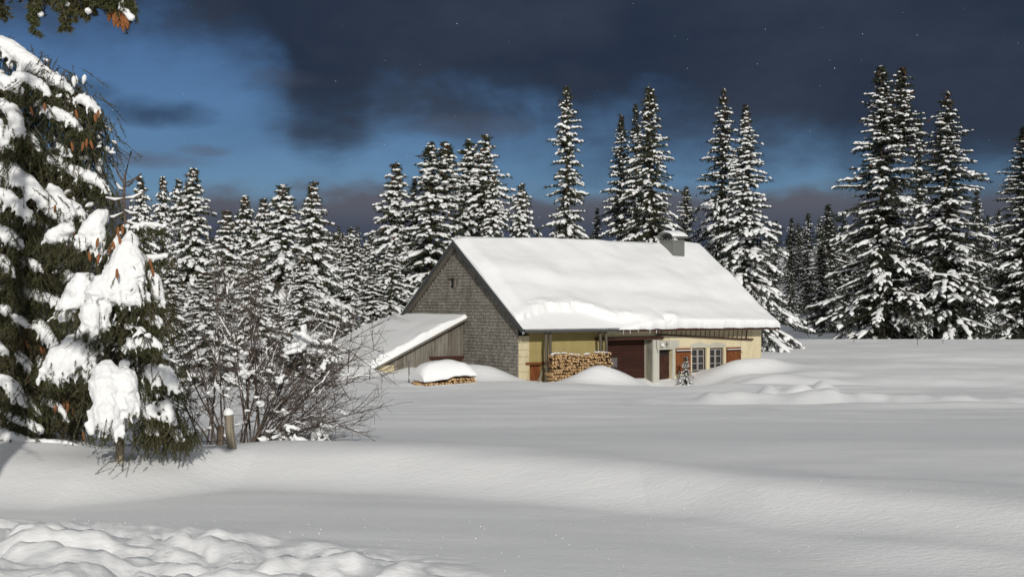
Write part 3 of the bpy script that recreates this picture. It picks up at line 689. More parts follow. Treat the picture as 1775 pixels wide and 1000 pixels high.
# ------------------------------------------------------------------ spruces
def spruce(seed, H, Rm, prof=.8, whorl=.42, per=6, twsp=.17, twlen=(.28, .75), droop=.48, snow=.7, sr=(.07, .12), nd=(.20, .060, .040), z0=.03, stems=None, gap=0.14, cones=0, sub=0, subl=.2, hang=.5, azlim=None, sublen=.28):
    """arrays of a snow laden spruce: needle triangles, branch tubes, snow tubes, trunk tube"""
    rs = np.random.RandomState(seed); stems = stems or [(0, 0, H, 0)]
    BP, BD, BL, BT, BI = [], [], [], [], []
    for sx, sy, sh, zs in stems:
        z = max(z0 * H, zs)
        while z < sh * .985:
            t = z / sh; f_ = (1 - t) ** prof * min(1, .80 + 2 * t) * (1 - .35 * max(0, (t - .8) / .2))
            Lm = max(Rm * f_ * rs.uniform(.78, 1.16), .10 if t < .97 else .05)
            if gap and rs.rand() < gap: Lm *= .6
            n = max(4, int(per * (.75 + .5 * (1 - t)))); a0 = rs.rand() * 6.28
            k = max(0, (z - zs) / max(sh - zs, .1)); ox, oy = (sx * min(1, (z) / sh * 1.3), sy * min(1, z / sh * 1.3))
            for i in range(n):
                a = a0 + 6.283 * i / n + rs.uniform(-.35, .35)
                if azlim and not (azlim[0] < (a % 6.283) < azlim[1]): continue
                BP.append((ox, oy, z + rs.uniform(-.4, .4) * whorl)); BD.append(a); BL.append(Lm * rs.choice((rs.uniform(.45, .8), rs.uniform(.8, 1.22)), p=(.4, .6))); BT.append(t); BI.append(1)
            for i in range(n - 1):
                a = rs.rand() * 6.283
                if azlim and not (azlim[0] < a < azlim[1]): continue
                BP.append((ox, oy, z + rs.uniform(-.6, .6) * whorl)); BD.append(a); BL.append(Lm * rs.uniform(.3, .75)); BT.append(t); BI.append(.72 if snow > .8 else .45)
            z += whorl * (.55 + .6 * (1 - t)) * rs.uniform(.8, 1.2)
    BP = np.array(BP); BD = np.array(BD); BL = np.array(BL); BT = np.array(BT); nb = len(BL)
    el = .42 * BT ** 2 - .18 * (1 - BT) + rs.uniform(-.14, .12, nb)
    dr = droop * (1 - .55 * BT) * rs.uniform(.6, 1.35, nb); tip = .16 * rs.rand(nb)
    hd = np.stack([np.cos(BD), np.sin(BD)], -1)
    def bpt(bi, s):
        l = BL[bi] * s; P = np.empty((*np.shape(l), 3))
        b_ = BP[bi]; h_ = hd[bi]
        P[..., 0] = b_[..., 0] + h_[..., 0] * l * np.cos(el[bi]); P[..., 1] = b_[..., 1] + h_[..., 1] * l * np.cos(el[bi])
        P[..., 2] = b_[..., 2] + l * np.sin(el[bi]) + BL[bi] * (-dr[bi] * s ** 1.7 + tip[bi] * s ** 4)
        return P
    out = {}
    sb = np.linspace(0, 1, 7); bi = np.repeat(np.arange(nb)[:, None], 7, 1); sB = np.repeat(sb[None], nb, 0); PB = bpt(bi, sB)
    wr = (.010 + .012 * BL)[:, None] * (1 - .8 * sb)[None]
    out['wood'] = tubes(PB, wr, 4)
    # twigs
    TI, TS, TSide = [], [], []
    for b_ in range(nb):
        m = max(3, int(BL[b_] * .85 / twsp)); s = np.linspace(.14, 1.0, m) + rs.uniform(-.04, .04, m)
        for sd_ in (-1, 1): TI += [b_] * m; TS += list(np.clip(s, .1, 1)); TSide += [sd_] * m
    TI = np.array(TI); TS = np.array(TS); TSide = np.array(TSide); nt = len(TI)
    TP = bpt(TI, TS); tl = np.clip(BL[TI] * .42 * (1.05 - .55 * TS), twlen[0], twlen[1]) * rs.uniform(.6, 1.2, nt)
    tl = np.minimum(tl, .75 * BL[TI] + .06)
    ta = BD[TI] + TSide * (rs.uniform(.45, 1.05, nt) - .45 * (TS > .9))
    te = el[TI] - dr[TI] * TS * .9 + rs.uniform(-.25, .2, nt); td = rs.uniform(.15, .75, nt) * hang
    th = np.stack([np.cos(ta) * np.cos(te), np.sin(ta) * np.cos(te), np.sin(te)], -1)
    def tpt(i, s):
        P = TP[i] + th[i] * (tl[i] * s)[..., None]; P[..., 2] -= tl[i] * td[i] * s ** 2; return P
    NB, ND = [], []
    nl, nw, ns = nd
    def dress(i0, pt, lens, dfun, zdn):
        m = np.maximum(3, (lens / ns).astype(int)); I = np.repeat(np.arange(len(lens)), m); s = rs.rand(len(I))
        B = pt(I, s); D = nrm(pt(I, s + .05) - B); side = nrm(np.cross(D, rs.normal(size=D.shape)))
        dirn = nrm(D * rs.uniform(.3, .9, (len(I), 1)) + side * rs.uniform(.5, .9, (len(I), 1)) - np.array([0, 0, 1.0]) * rs.uniform(0, zdn, (len(I), 1)))
        NB.append(B); ND.append(dirn)
    if sub:
        m = np.maximum(2, (tl / (subl * sublen)).astype(int)); I = np.repeat(np.arange(nt), m); s = rs.rand(len(I)) * .95 + .05
        SP = tpt(I, s); D = nrm(tpt(I, s + .04) - SP)
        sdv = nrm(np.cross(D, (0, 0, 1.0))) * rs.choice([-1, 1], len(I))[:, None]
        down = rs.rand(len(I))
        sdir = nrm(D * .6 + sdv * (.9 - .6 * down[:, None]) - np.array([0, 0, 1.0]) * (down[:, None] * 1.5))
        sl_ = subl * rs.uniform(.5, 1.35, len(I))
        out['wood2'] = tubes(np.stack([SP, SP + sdir * sl_[:, None] * .5 - np.array([0, 0, .0]), SP + sdir * sl_[:, None] - np.array([0, 0, 1]) * (sl_ * .25)[:, None]], 1), np.repeat(np.array([[.004, .003, .0015]]), len(I), 0), 3)
        def spt(i, q): P = SP[i] + sdir[i] * (sl_[i] * q)[..., None]; P[..., 2] -= sl_[i] * .25 * q ** 2; return P
        dress(None, spt, sl_, None, .25); out['subs'] = (SP, sdir, sl_)
        dress(None, tpt, tl, None, .2)
    else:
        dress(None, tpt, tl, None, .9)
        lens = BL * 1.0; dress(None, bpt_wrap(bpt), lens, None, 1.3)
    B = np.concatenate(NB); D = np.concatenate(ND); nn_ = len(B)
    l = nl * rs.uniform(.6, 1.3, nn_); pv_ = nrm(np.cross(D, rs.normal(size=D.shape))) * (nw * rs.uniform(.6, 1.3, nn_) * .5)[:, None]
    V = np.stack([B - pv_, B + pv_, B + D * l[:, None]], 1).reshape(-1, 3); out['needle'] = (V, np.arange(3 * nn_).reshape(-1, 3))
    # snow: each bough carries more or less of it
    load = np.clip(rs.normal(snow, .28, nb), .05, 1.0) * np.array(BI) * (1 - .8 * sstep(BT, .86, .97))
    st = np.linspace(0, 1, 6); sel = np.where(rs.rand(nt) < load[TI] * (.15 + .75 * TS))[0]
    u0 = rs.uniform(.0, .5, len(sel)); u1 = np.minimum(u0 + rs.uniform(.35, .9, len(sel)), 1.06)
    i2 = np.repeat(sel[:, None], 6, 1); s2 = u0[:, None] + st[None] * (u1 - u0)[:, None]; P = tpt(i2, s2)
    r = (rs.uniform(*sr, len(sel)) * (.65 + .5 * np.minimum(tl[sel] / twlen[1], 1)))[:, None] * np.array([.10, .75, 1, .95, .75, .06])[None] * rs.uniform(.65, 1.35, (len(sel), 6))
    P[..., 2] += r * .55; out['snowT'] = (P, r)
    selb = np.where(rs.rand(nb) < load * 1.1)[0]
    u0 = rs.uniform(.15, .5, len(selb))
    i3 = np.repeat(selb[:, None], 9, 1); s3 = u0[:, None] + np.linspace(0, 1, 9)[None] * (1.04 - u0)[:, None]; P3 = bpt(i3, s3)
    r3 = (rs.uniform(*sr, len(selb)) * np.minimum(1.15, .55 + BL[selb] * .4 / max(.3, Rm * .4)))[:, None] * np.array([.1, .7, .9, 1, 1.1, 1.1, 1, .8, .08])[None] * rs.uniform(.5, 1.4, (len(selb), 9))
    P3[..., 2] += r3 * .55; out['snowB'] = (P3, r3)
    # trunks
    tr = []
    for sx, sy, sh, zs in stems:
        zt = np.linspace(-.6 if zs == 0 else zs * .9, sh, 10); tr.append(tubes(np.array([[(sx * min(1, max(z, 0) / sh * 1.3), sy * min(1, max(z, 0) / sh * 1.3), z) for z in zt]]), np.array([[(.012 + .012 * H * (1 - max(z, 0) / sh)) for z in zt]]), 8))
    out['trunk'] = tr
    # cones near the top
    if cones:
        ci = rs.choice(nt, cones, p=(BT[TI] ** 6 + .002) / (BT[TI] ** 6 + .002).sum()); C0 = tpt(ci, np.full(cones, .9)); 
        P = np.stack([C0, C0 - [0, 0, .07], C0 - [0, 0, .16]], 1); out['cone'] = tubes(P, np.repeat([[.025, .045, .01]], cones, 0), 5)
    out['tips'] = tpt(np.arange(nt), np.full(nt, .9)); out['TS'] = TS; out['TI'] = TI
    return out
def bpt_wrap(bpt):
    return lambda i, s: bpt(i, .1 + .9 * s)
def spruce_meshes(name, d_, needle, snow_sq=.62):
    g = Geo(); g.add(*d_['needle'], 0); g.add(*d_['wood'], 1)
    if 'wood2' in d_: g.add(*d_['wood2'], 1)
    if 'cone' in d_: g.add(*d_['cone'], 2)
    crown = g.build(name + ' crown', [needle, BARK, CONED], obj=0)
    g = Geo()
    for k in ('snowT', 'snowB'):
        V, q = tubes(*d_[k], 6, snow_sq); g.add(V, q, 0, True)
    sn = g.build(name + ' snow', [SNOWT], obj=0)
    g = Geo()
    for V, q in d_['trunk']: g.add(V, q, 0, True)
    return crown, sn, g.build(name + ' trunk', [BARK], obj=0)
KINDS = {}
def kind(key, seed, H, Rm, needle=NEEDLE, **kw):
    KINDS[key] = (H, Rm, spruce_meshes(key, spruce(seed, H, Rm, **kw), needle))
kind('full_a', 11, 11, 2.3, prof=.80, snow=1.0, gap=.08, sr=(.085, .15), twsp=.18, droop=.62, cones=60)
kind('full_b', 12, 11, 2.1, prof=.88, snow=1.0, gap=.08, sr=(.085, .155), droop=.7, twsp=.18, cones=60)
kind('full_c', 13, 11, 2.4, prof=.74, snow=1.05, gap=.05, sr=(.09, .16), droop=.75, twsp=.19, cones=30)
kind('twin', 14, 13, 2.4, prof=.76, snow=.95, sr=(.085, .15), twsp=.19, stems=[(0, 0, 13, 0), (.62, .2, 13.1, 9.0)], cones=70)
kind('twin_b', 15, 13, 2.5, prof=.74, snow=.97, sr=(.085, .155), twsp=.19, stems=[(0, 0, 12.8, 0), (.75, -.2, 13.1, 8.0)], droop=.5, cones=70)
kind('narrow', 16, 17, 1.75, prof=.55, snow=.8, sr=(.085, .14), gap=.35, whorl=.5, droop=.42, cones=60)
kind('tall_a', 17, 18, 2.9, prof=.75, snow=.62, sr=(.08, .13), whorl=.46, cones=60)
kind('tall_b', 18, 18, 3.1, prof=.72, snow=.66, sr=(.08, .135), whorl=.47, droop=.46, cones=60, needle=NEEDLED)
kind('tall_c', 19, 18, 3.0, prof=.80, snow=.55, sr=(.075, .13), whorl=.46, droop=.42, cones=50, needle=NEEDLED)
kind('tall_twin', 20, 20, 3.5, prof=.72, snow=.58, sr=(.08, .14), whorl=.48, stems=[(0, 0, 20, 0), (-1.0, .2, 19.8, 14.5)], droop=.45, cones=160, needle=NEEDLED)
kind('skirted', 21, 17.5, 3.5, prof=.95, snow=.85, sr=(.09, .16), whorl=.46, droop=.55, cones=60, needle=NEEDLED)
kind('dark_a', 22, 14, 2.2, prof=.8, snow=.38, sr=(.06, .10), whorl=.5, per=5, twsp=.24, needle=NEEDLED)
kind('dark_b', 23, 14, 2.0, prof=.85, snow=.42, sr=(.06, .10), whorl=.5, per=5, twsp=.24, needle=NEEDLED, droop=.5)
USED = {}
def tree(px, py, Y, hw_px, key, label, group, rot=None, sink=.25):
    X = (px - 887.5) / F * Y; zt = EYE - (py - 522.2) / F * Y; zb = gz(X, Y) - sink
    H, Rm, ms = KINDS[key]; sz_ = (zt - zb) / H; sx = hw_px / F * Y / (Rm * .80)
    t = thing('spruce_tree', label, 'tree', (X, Y, zb), 0, group)
    t.rotation_euler = (random.uniform(-.012, .012), random.uniform(-.012, .012), random.uniform(0, 6.28) if rot is None else rot)
    t.scale = (sx, sx, sz_)
    for nm, me in zip(('crown', 'snow', 'trunk'), ms):
        o = link(nm, me, t)
        if nm == 'snow': o['kind'] = 'stuff'
    return t
random.seed(21)
GL, GH, GR, GD, GF = 'spruces left of the farmhouse', 'tall spruces behind the farmhouse', 'tall spruces on the right', 'dark far spruces on the right', 'low spruces filling the wood on the left'
tree(243, 303, 66, 54, 'full_b', 'snowy spruce just right of the bare leader of the young spruce', GL)
tree(281, 305, 72, 47, 'full_a', 'narrow snowy spruce left of the pointed tall one above the bare shrub', GL)
tree(309, 308, 78, 50, 'full_c', 'snowy spruce half hidden behind the left flank of the pointed one', GL)
tree(335, 291, 68, 77, 'full_a', 'pointed snowy spruce, tallest above the bare shrub', GL)
tree(394, 362, 62, 70, 'full_b', 'short snowy spruce with reddish top between pointed tall one and a slim one', GL)
tree(427, 338, 72, 62, 'full_a', 'slim snowy spruce with reddish cones at its tip, right of the short one', GL)
tree(458, 342, 82, 53, 'full_b', 'snowy spruce peeping out behind left shoulder of the broad cone-topped one', GL)
tree(488, 318, 66, 87, 'full_c', 'broad snow-plastered spruce with reddish cone-covered top above the shrub', GL)
tree(545, 312, 72, 69, 'full_b', 'slender snowy spruce with a spiky tip right of the broad cone-topped one', GL)
tree(610, 424, 80, 60, 'full_c', 'low snow-plastered spruce in front of the tiny far tops', GF)
tree(572, 432, 82, 56, 'full_a', 'low snowy spruce between the slender spiky one and the far tops', GF)
tree(677, 427, 80, 56, 'full_c', 'low heavily snowed spruce just above the shed roof', GF)
tree(645, 470, 79, 53, 'full_b', 'lowest snowy spruce left of the shed roof', GF)
tree(525, 440, 62, 64, 'full_a', 'low snowy spruce below the slender spiky one, behind the shrub twigs', GF)
tree(440, 455, 58, 70, 'full_c', 'low snowy spruce behind the middle of the bare shrub', GF)
tree(360, 470, 56, 71, 'full_b', 'low snowy spruce behind the left stems of the bare shrub', GF)
tree(295, 450, 58, 64, 'full_a', 'low snowy spruce just right of the young spruce with snow loads', GF)
for x_, y_ in ((585, 390), (604, 392), (622, 388)): tree(x_, y_, 120, 20, 'dark_a', 'tiny far spruce top in the gap left of the tall twin-tipped ones', 'tiny far spruces in the gap')
tree(682, 280, 86, 77, 'full_b', 'snowy spruce left of the twin-tipped one near the gable', GL)
tree(718, 306, 86, 42, 'dark_b', 'thin dark spruce between the two snowy ones left of the gable', GL)
tree(744, 244, 84, 82, 'twin', 'twin-tipped snowy spruce directly left of the gable peak', GL, rot=0)
tree(812, 232, 88, 77, 'twin_b', 'twin-tipped snowy spruce rising straight behind the gable peak', GL, rot=0)
tree(854, 302, 84, 54, 'full_a', 'pointed snowy spruce just right of the gable peak', GH)
tree(904, 316, 86, 56, 'full_c', 'small snowy spruce standing alone over the left part of the roof', GH)
tree(645, 408, 96, 46, 'full_b', 'mid-height snowy spruce in the gap left of the twin-tipped one, behind the shed', GF)
tree(592, 404, 100, 44, 'full_a', 'mid-height snowy spruce just below the tiny far tops', GF)
tree(712, 400, 98, 46, 'full_c', 'snowy spruce filling the space low between the two left of the gable', GF)
tree(520, 392, 96, 44, 'full_b', 'snowy spruce behind the left foot of the slender spiky one', GF)
tree(372, 408, 90, 46, 'full_c', 'snowy spruce low between the pointed tall one and the short reddish-topped one', GF)
tree(986, 147, 92, 40, 'narrow', 'tall narrow gappy spruce with the sky on both sides behind the roof', GH)
tree(1036, 358, 100, 26, 'dark_a', 'small dark spruce at the foot of the tall pair behind the roof', GH)
tree(1076, 193, 96, 50, 'tall_c', 'dark tall spruce leaning close to the left of the tallest one behind the chimney', GH)
tree(1104, 176, 104, 40, 'dark_b', 'thin dark spruce tip showing between the tall pair behind the chimney', GH)
tree(1130, 143, 94, 68, 'tall_a', 'tallest broad spruce directly behind the left of the chimney', GH)
tree(1192, 322, 102, 28, 'narrow', 'small slim snowy spruce right above the chimney', GH)
tree(1250, 150, 98, 62, 'tall_b', 'tall spruce with thin left boughs, left half of the pair right of the chimney', GH)
tree(1291, 181, 86, 92, 'skirted', 'wide snow-skirted spruce at the right end of the farmhouse', GH)
tree(1531, 110, 108, 98, 'tall_twin', 'huge twin-tipped dark spruce, tallest on the right', GR, rot=3.3)
tree(1592, 204, 122, 42, 'dark_b', 'slim dark spruce squeezed between the huge twin-tipped one and its broad neighbour', GR)
tree(1640, 156, 107, 90, 'tall_b', 'broad tall spruce right of the huge twin-tipped one', GR)
tree(1694, 325, 135, 34, 'dark_a', 'dark spruce behind the right flank of the broad tall one', GR)
tree(1777, 214, 106, 84, 'tall_c', 'tall spruce cut off by the right edge of the picture', GR)
for x_, y_, d__, h_, k_, lb_ in ((1344, 381, 190, 26, 'dark_a', 'dark far spruce closest to the wide snow-skirted one'), (1371, 376, 180, 28, 'dark_b', 'dark far spruce second from the wide snow-skirted one'), (1384, 386, 200, 24, 'dark_a', 'short dark far spruce set back between its two neighbours'),
        (1400, 368, 175, 32, 'dark_b', 'pointed dark far spruce in the middle of the far row'), (1419, 377, 190, 26, 'dark_a', 'dark far spruce behind the left of the widest far one'), (1439, 352, 165, 46, 'dark_b', 'widest and highest of the dark far spruces'),
        (1426, 428, 135, 46, 'dark_a', 'lower dark spruce standing in front of the far row'), (1463, 378, 170, 36, 'dark_a', 'dark far spruce touching the left flank of the huge twin-tipped one'),
        (1372, 460, 150, 22, 'dark_b', 'small dark spruce in front of the far row by the snow-skirted one'),
        (1712, 371, 185, 24, 'dark_b', 'dark far spruce right behind the broad tall one'), (1730, 364, 178, 30, 'dark_a', 'dark far spruce left of the one cut by the picture edge'), (1748, 384, 190, 26, 'dark_b', 'short dark far spruce half hidden by the one cut by the picture edge')):
    tree(x_, y_, d__, h_, k_, lb_, GD)
for i in range(22):
    tree(random.uniform(-20, 700), random.uniform(395, 450), random.uniform(95, 150), random.uniform(24, 36), random.choice(('dark_a', 'full_b', 'dark_b')), 'spruce standing far back in the wood behind the snowy left-hand trees', 'spruces far back on the left')
for i in range(12):
    tree(565 + i * 12 + random.uniform(-5, 5), random.uniform(392, 432), random.uniform(95, 118), random.uniform(40, 54), random.choice(('full_a', 'full_b', 'full_c')), 'spruce standing far back in the wood behind the snowy left-hand trees', 'spruces far back on the left')
for i in range(10):
    tree(270 + i * 30 + random.uniform(-8, 8), random.uniform(385, 440), random.uniform(90, 115), random.uniform(40, 54), random.choice(('full_a', 'full_b', 'full_c')), 'spruce standing far back in the wood behind the snowy left-hand trees', 'spruces far back on the left')
for i in range(40):
    px = random.uniform(1330, 1790) if i < 32 else random.uniform(880, 1340)
    tree(px, random.uniform(384, 415), random.uniform(200, 270), random.uniform(20, 30), random.choice(('dark_a', 'dark_b')), 'dark spruce far back in the wood behind the right-hand trees', 'spruces far back in the wood')

# sapling in front of the shutters
X, Y = hw(9.35, 1.15); KINDS['sapling'] = (1.5, .5, spruce_meshes('sapling', spruce(31, 1.5, .5, prof=.9, whorl=.15, per=6, twsp=.07, twlen=(.08, .2), snow=.8, sr=(.018, .032), nd=(.05, .014, .010)), NEEDLED))
X = (1189 - 887.5) / F * 66; Y = 66.0
t = thing('spruce_sapling', 'small snow-dusted spruce sapling standing in front of the left shutter', 'tree', (X, Y, EYE - (664 - 522) / F * Y)); t.scale = (1, 1, .85)
for nm, me in zip(('crown', 'snow', 'trunk'), KINDS['sapling'][2]): link(nm, me, t)

# ------------------------------------------------------------------ near trees
cm = []
V, q = tubes(np.array([[(0, 0, 0), (0, 0, -.02), (.002, 0, -.06), (.004, 0, -.10), (.006, .002, -.135)]]), np.array([[.006, .016, .02, .017, .004]]), 8); g = Geo(); g.add(V, q, 0, True); CONEM = g.build('cone', [CONE], obj=0)
def cone(parent, p, rs):
    o = link('cone', CONEM, parent, p); o.rotation_euler = (rs.uniform(-.25, .25), rs.uniform(-.25, .25), 0); o.scale = (.78,) * 3
def tuft(P0, n, spread, ln, seed, nlen=.026, nwid=.0028):
    """hanging branchlets with needles, added to the crown under construction (g)"""
    rs = np.random.RandomState(seed); B0 = np.array(P0) + rs.normal(size=(n, 3)) * spread; dv = nrm(rs.normal(size=(n, 3)) * [.5, .5, .2] - [0, 0, .9]); l = ln * rs.uniform(.5, 1.2, n)
    g.add(*tubes(np.stack([B0, B0 + dv * l[:, None]], 1), np.repeat([[.004, .002]], n, 0), 3), 1)
    m = 46; s = rs.rand(n, m, 1); B = (B0[:, None] + dv[:, None] * l[:, None, None] * s).reshape(-1, 3); Dv = np.repeat(dv, m, 0); sd_ = nrm(np.cross(Dv, rs.normal(size=Dv.shape)))
    dn = nrm(Dv * .6 + sd_ * .8); pv_ = nrm(np.cross(dn, rs.normal(size=dn.shape))) * nwid; nl = nlen * rs.uniform(.6, 1.2, (len(B), 1))
    g.add(np.stack([B - pv_, B + pv_, B + dn * nl], 1).reshape(-1, 3), np.arange(3 * len(B)).reshape(-1, 3), 0)
def loads(LD, loc, k, seed, tl, dens, ridge=.8, nlen=.026, nwid=.0028):
    """drooping pads of snow: a ridge with fingers hanging from it, and needles under them"""
    rs = np.random.RandomState(seed); RP, RR, FP, FR = [], [], [], []
    for li, ld in enumerate(LD):
        A = np.array([loc(a, b_, e) for a, b_, c_, e in ld]); rr = np.array([c_ * k for a, b_, c_, e in ld]); t = np.linspace(0, len(ld) - 1, 9)
        P = np.stack([np.interp(t, range(len(ld)), A[:, q_]) for q_ in range(3)], -1); rd = np.interp(t, range(len(ld)), rr); big_ = rr.max()
        rd[0] *= .5; rd[-1] *= .75; e0 = P[0] + (P[0] - P[1]) * .2; e1 = P[-1] + (P[-1] - P[-2]) * .4
        P = np.concatenate([[e0], P, [e1]]); rd = np.concatenate([[.003], rd, [.003]])
        P = P + np.concatenate([np.zeros((1, 3)), rs.normal(size=(9, 3)) * big_ * .08, np.zeros((1, 3))])
        RP.append(P); RR.append(rd * rs.uniform(.85, 1.12, 11) * ridge)
        for _ in range(int(8 + 26 * big_ / .2)):
            i = rs.randint(2, 10); a = rs.uniform(0, 6.28); r_ = rd[i]; lat = np.array([math.cos(a), math.sin(a) * .7, 0])
            p0 = P[i] + lat * r_ * .35; p1 = P[i] + lat * r_ * .85 + [0, 0, -.25 * r_]; ln = r_ * rs.uniform(.35, .9) + .02
            p2 = p1 + lat * r_ * .15 + [0, 0, -ln * .6]; p3 = p2 + [0, 0, -ln * .5]
            f_ = np.array([p0, p1, p2, p3]) + rs.normal(size=(4, 3)) * .006; w_ = max(.016, r_ * rs.uniform(.20, .36)); FP.append(f_); FR.append(w_ * np.array([1.1, 1.0, .75, .18]))
            if rs.rand() < .8: tuft(p2 + [0, .02, .01], max(2, int(dens * .10)), w_ * .7, tl * .45, seed * 7 + li * 60 + _, nlen, nwid)
        for j in (3, 6, 9): tuft(P[j] + np.array([0, big_ * .6, -.03]), int(dens * (.35 + 3.0 * big_)), big_ * .65, tl, seed * 3 + li * 10 + j, nlen, nwid)
    return np.array(RP), np.array(RR), np.array(FP), np.array(FR)
# big spruce at the left edge
BX, BY_ = -7.35, 16.6; bz = gz(BX, BY_) - .3
big = thing('spruce_tree', 'large near spruce at the left edge, boughs bent under thick snow, trunk out of view', 'tree', (BX, BY_, bz))
D_ = spruce(41, 5.7, 2.75, prof=.42, whorl=.22, per=9, twsp=.13, twlen=(.2, .6), droop=.62, snow=.9, sr=(.05, .10), nd=(.042, .010, .0055), z0=.05, sub=1, subl=.26, sublen=.24, hang=1.0)
g = Geo(); g.add(*D_['needle'], 0); g.add(*D_['wood'], 1); g.add(*D_['wood2'], 1)
def locb(px, py, dy=0.0):
    p = at(px, py, 15.6 + dy); return (p.x - BX, p.y - BY_, p.z - bz)
LB = [[(-10, 395, 14, -.5), (14, 406, 16, -.52), (34, 426, 11, -.54)], [(-12, 440, 12, -.5), (8, 454, 14, -.52), (22, 474, 9, -.53)], [(112, 350, 11, -.2), (132, 362, 14, -.24), (148, 380, 10, -.26)], [(38, 230, 9, -.2), (56, 242, 12, -.22), (66, 258, 8, -.24)], [(112, 470, 10, -.2), (126, 482, 12, -.22), (132, 500, 8, -.22)], [(26, 612, 9, -.4), (44, 626, 11, -.42), (50, 642, 7, -.42)], [(2, 528, 9, -.4), (16, 540, 10, -.42)], [(34, 448, 8, -.4), (56, 456, 11, -.42), (70, 470, 8, -.43)], [(96, 250, 7, -.1), (112, 258, 9, -.12), (122, 270, 6, -.13)],
    [(-25, 62, 20, .2), (15, 84, 21, .1), (55, 112, 22, .0), (90, 138, 18, 0), (118, 152, 12, 0)], [(132, 168, 11, -.1), (148, 174, 16, -.1), (158, 184, 12, -.1), (166, 196, 6, -.1)],
    [(70, 186, 11, -.2), (92, 194, 15, -.22), (118, 205, 15, -.24), (134, 218, 10, -.25)], [(20, 128, 12, -.2), (45, 135, 14, -.25), (70, 148, 13, -.25), (84, 166, 8, -.25)], [(-20, 132, 15, -.2), (10, 142, 16, -.25), (32, 158, 12, -.3)],
    [(0, 172, 14, -.35), (22, 196, 18, -.4), (34, 222, 14, -.42), (38, 236, 8, -.42)], [(-10, 205, 15, -.4), (6, 236, 18, -.45), (10, 256, 12, -.46)],
    [(62, 262, 12, -.1), (92, 278, 15, -.1), (128, 296, 16, -.1), (160, 308, 14, -.1), (182, 322, 10, -.1), (192, 338, 6, -.1)],
    [(-20, 282, 21, -.3), (18, 296, 23, -.35), (50, 318, 23, -.4), (72, 344, 19, -.42), (80, 366, 11, -.42)], [(84, 322, 12, -.3), (100, 338, 16, -.34), (108, 362, 19, -.36), (110, 388, 15, -.36)],
    [(-10, 330, 15, -.45), (20, 345, 15, -.5), (44, 368, 15, -.52), (52, 386, 9, -.52)], [(60, 388, 14, -.3), (88, 402, 19, -.34), (118, 412, 17, -.36), (138, 424, 9, -.36)],
    [(-10, 486, 10, -.3), (4, 500, 10, -.34)], [(40, 500, 10, -.3), (70, 512, 13, -.33), (100, 524, 12, -.35), (118, 534, 7, -.35)], [(58, 556, 11, -.3), (78, 572, 15, -.33), (92, 594, 12, -.35), (98, 608, 6, -.35)],
    [(20, 548, 10, -.35), (40, 556, 11, -.38), (52, 568, 7, -.38)], [(66, 618, 10, -.3), (88, 632, 13, -.32), (100, 650, 8, -.33)], [(-10, 592, 10, -.5), (6, 610, 11, -.52)],
    [(-20, 655, 12, -.5), (8, 660, 15, -.54), (30, 676, 15, -.58), (44, 700, 10, -.58)], [(18, 678, 9, -.4), (50, 692, 11, -.45), (66, 716, 7, -.45)], [(72, 694, 9, -.3), (94, 698, 10, -.32), (112, 716, 7, -.33), (118, 732, 4, -.33)],
    [(10, 716, 11, -.5), (44, 730, 14, -.55), (74, 746, 10, -.56)], [(-20, 745, 16, -.6), (20, 756, 14, -.64), (58, 768, 11, -.66), (100, 766, 8, -.66), (140, 771, 4, -.66)]]
RP, RR, FP, FR = loads(LB, locb, 15.6 / F, 61, .42, 34, nlen=.036, nwid=.004)
rs = np.random.RandomState(66)
FLP, FLR = [], []
for i in range(150):     # dark hanging boughs between the pads
    px = rs.uniform(-40, 165); py = rs.uniform(110, 690); 
    if px > 100 + 75 * math.sin(max(0, min(1, (py - 90) / 400)) * 3.1): continue
    if px > 92 and py > 690: continue
    e_ = rs.uniform(.0, .6); tuft(locb(px, py, e_), 26, .11, .5, 7000 + i, .038, .0042)
    for q in range(6):     # flecks of snow caught on the hanging twigs
        c_ = np.array(locb(px, py, e_ - .12)) + rs.normal(size=3) * [.12, .06, .16] - [0, 0, .12]; d_ = nrm(rs.normal(size=3) * [.8, .5, .3] - [0, 0, .55]); r_ = rs.uniform(.012, .034)
        FLP.append([c_ + d_ * r_ * t_ for t_ in (-1.8, -1, 0, 1.2, 2.4)]); FLR.append(r_ * np.array([.1, .8, 1, .7, .1]))
for i, (a, b_) in enumerate(((105, 660), (125, 672), (140, 668), (155, 680), (170, 672), (186, 668), (120, 690), (138, 700), (146, 715))): tuft(locb(a, b_, .1), 30, .06, .36, 7300 + i, .036, .004)
g.build('crown', [NEEDLEN, BARK], big)
g = Geo(); [g.add(V, q, 0, True) for V, q in D_['trunk']]; g.build('trunk', [BARK], big)
def fringe(D_, p, r, rs):
    SP, sdir, sl_ = D_['subs']; i = np.where(rs.rand(len(sl_)) < p)[0]
    t = np.linspace(0, 1, 5)[None, :, None]; P = SP[i][:, None] + sdir[i][:, None] * (sl_[i][:, None, None] * t); P[..., 2] -= sl_[i][:, None] * .25 * t[..., 0] ** 2
    rr = rs.uniform(*r, len(i))[:, None] * np.array([.6, 1, 1, .7, .15])[None]; P[..., 2] += rr * .5; return P, rr
blob_snow('snow', RP, RR, big, .016, squash=.9, disp=.010, lump=.02, sides=12, extra=[(FP, FR, .95), (*D_['snowB'], .75), (*D_['snowT'], .75), (*fringe(D_, .07, (.012, .026), rs), .8)], smooth=2)
V, q = tubes(np.array(FLP), np.array(FLR) * 1.15, 6, .8); g = Geo(); g.add(V, q, 0, True); o = g.build('snow_flecks', [SNOWT], big); o['kind'] = 'stuff'
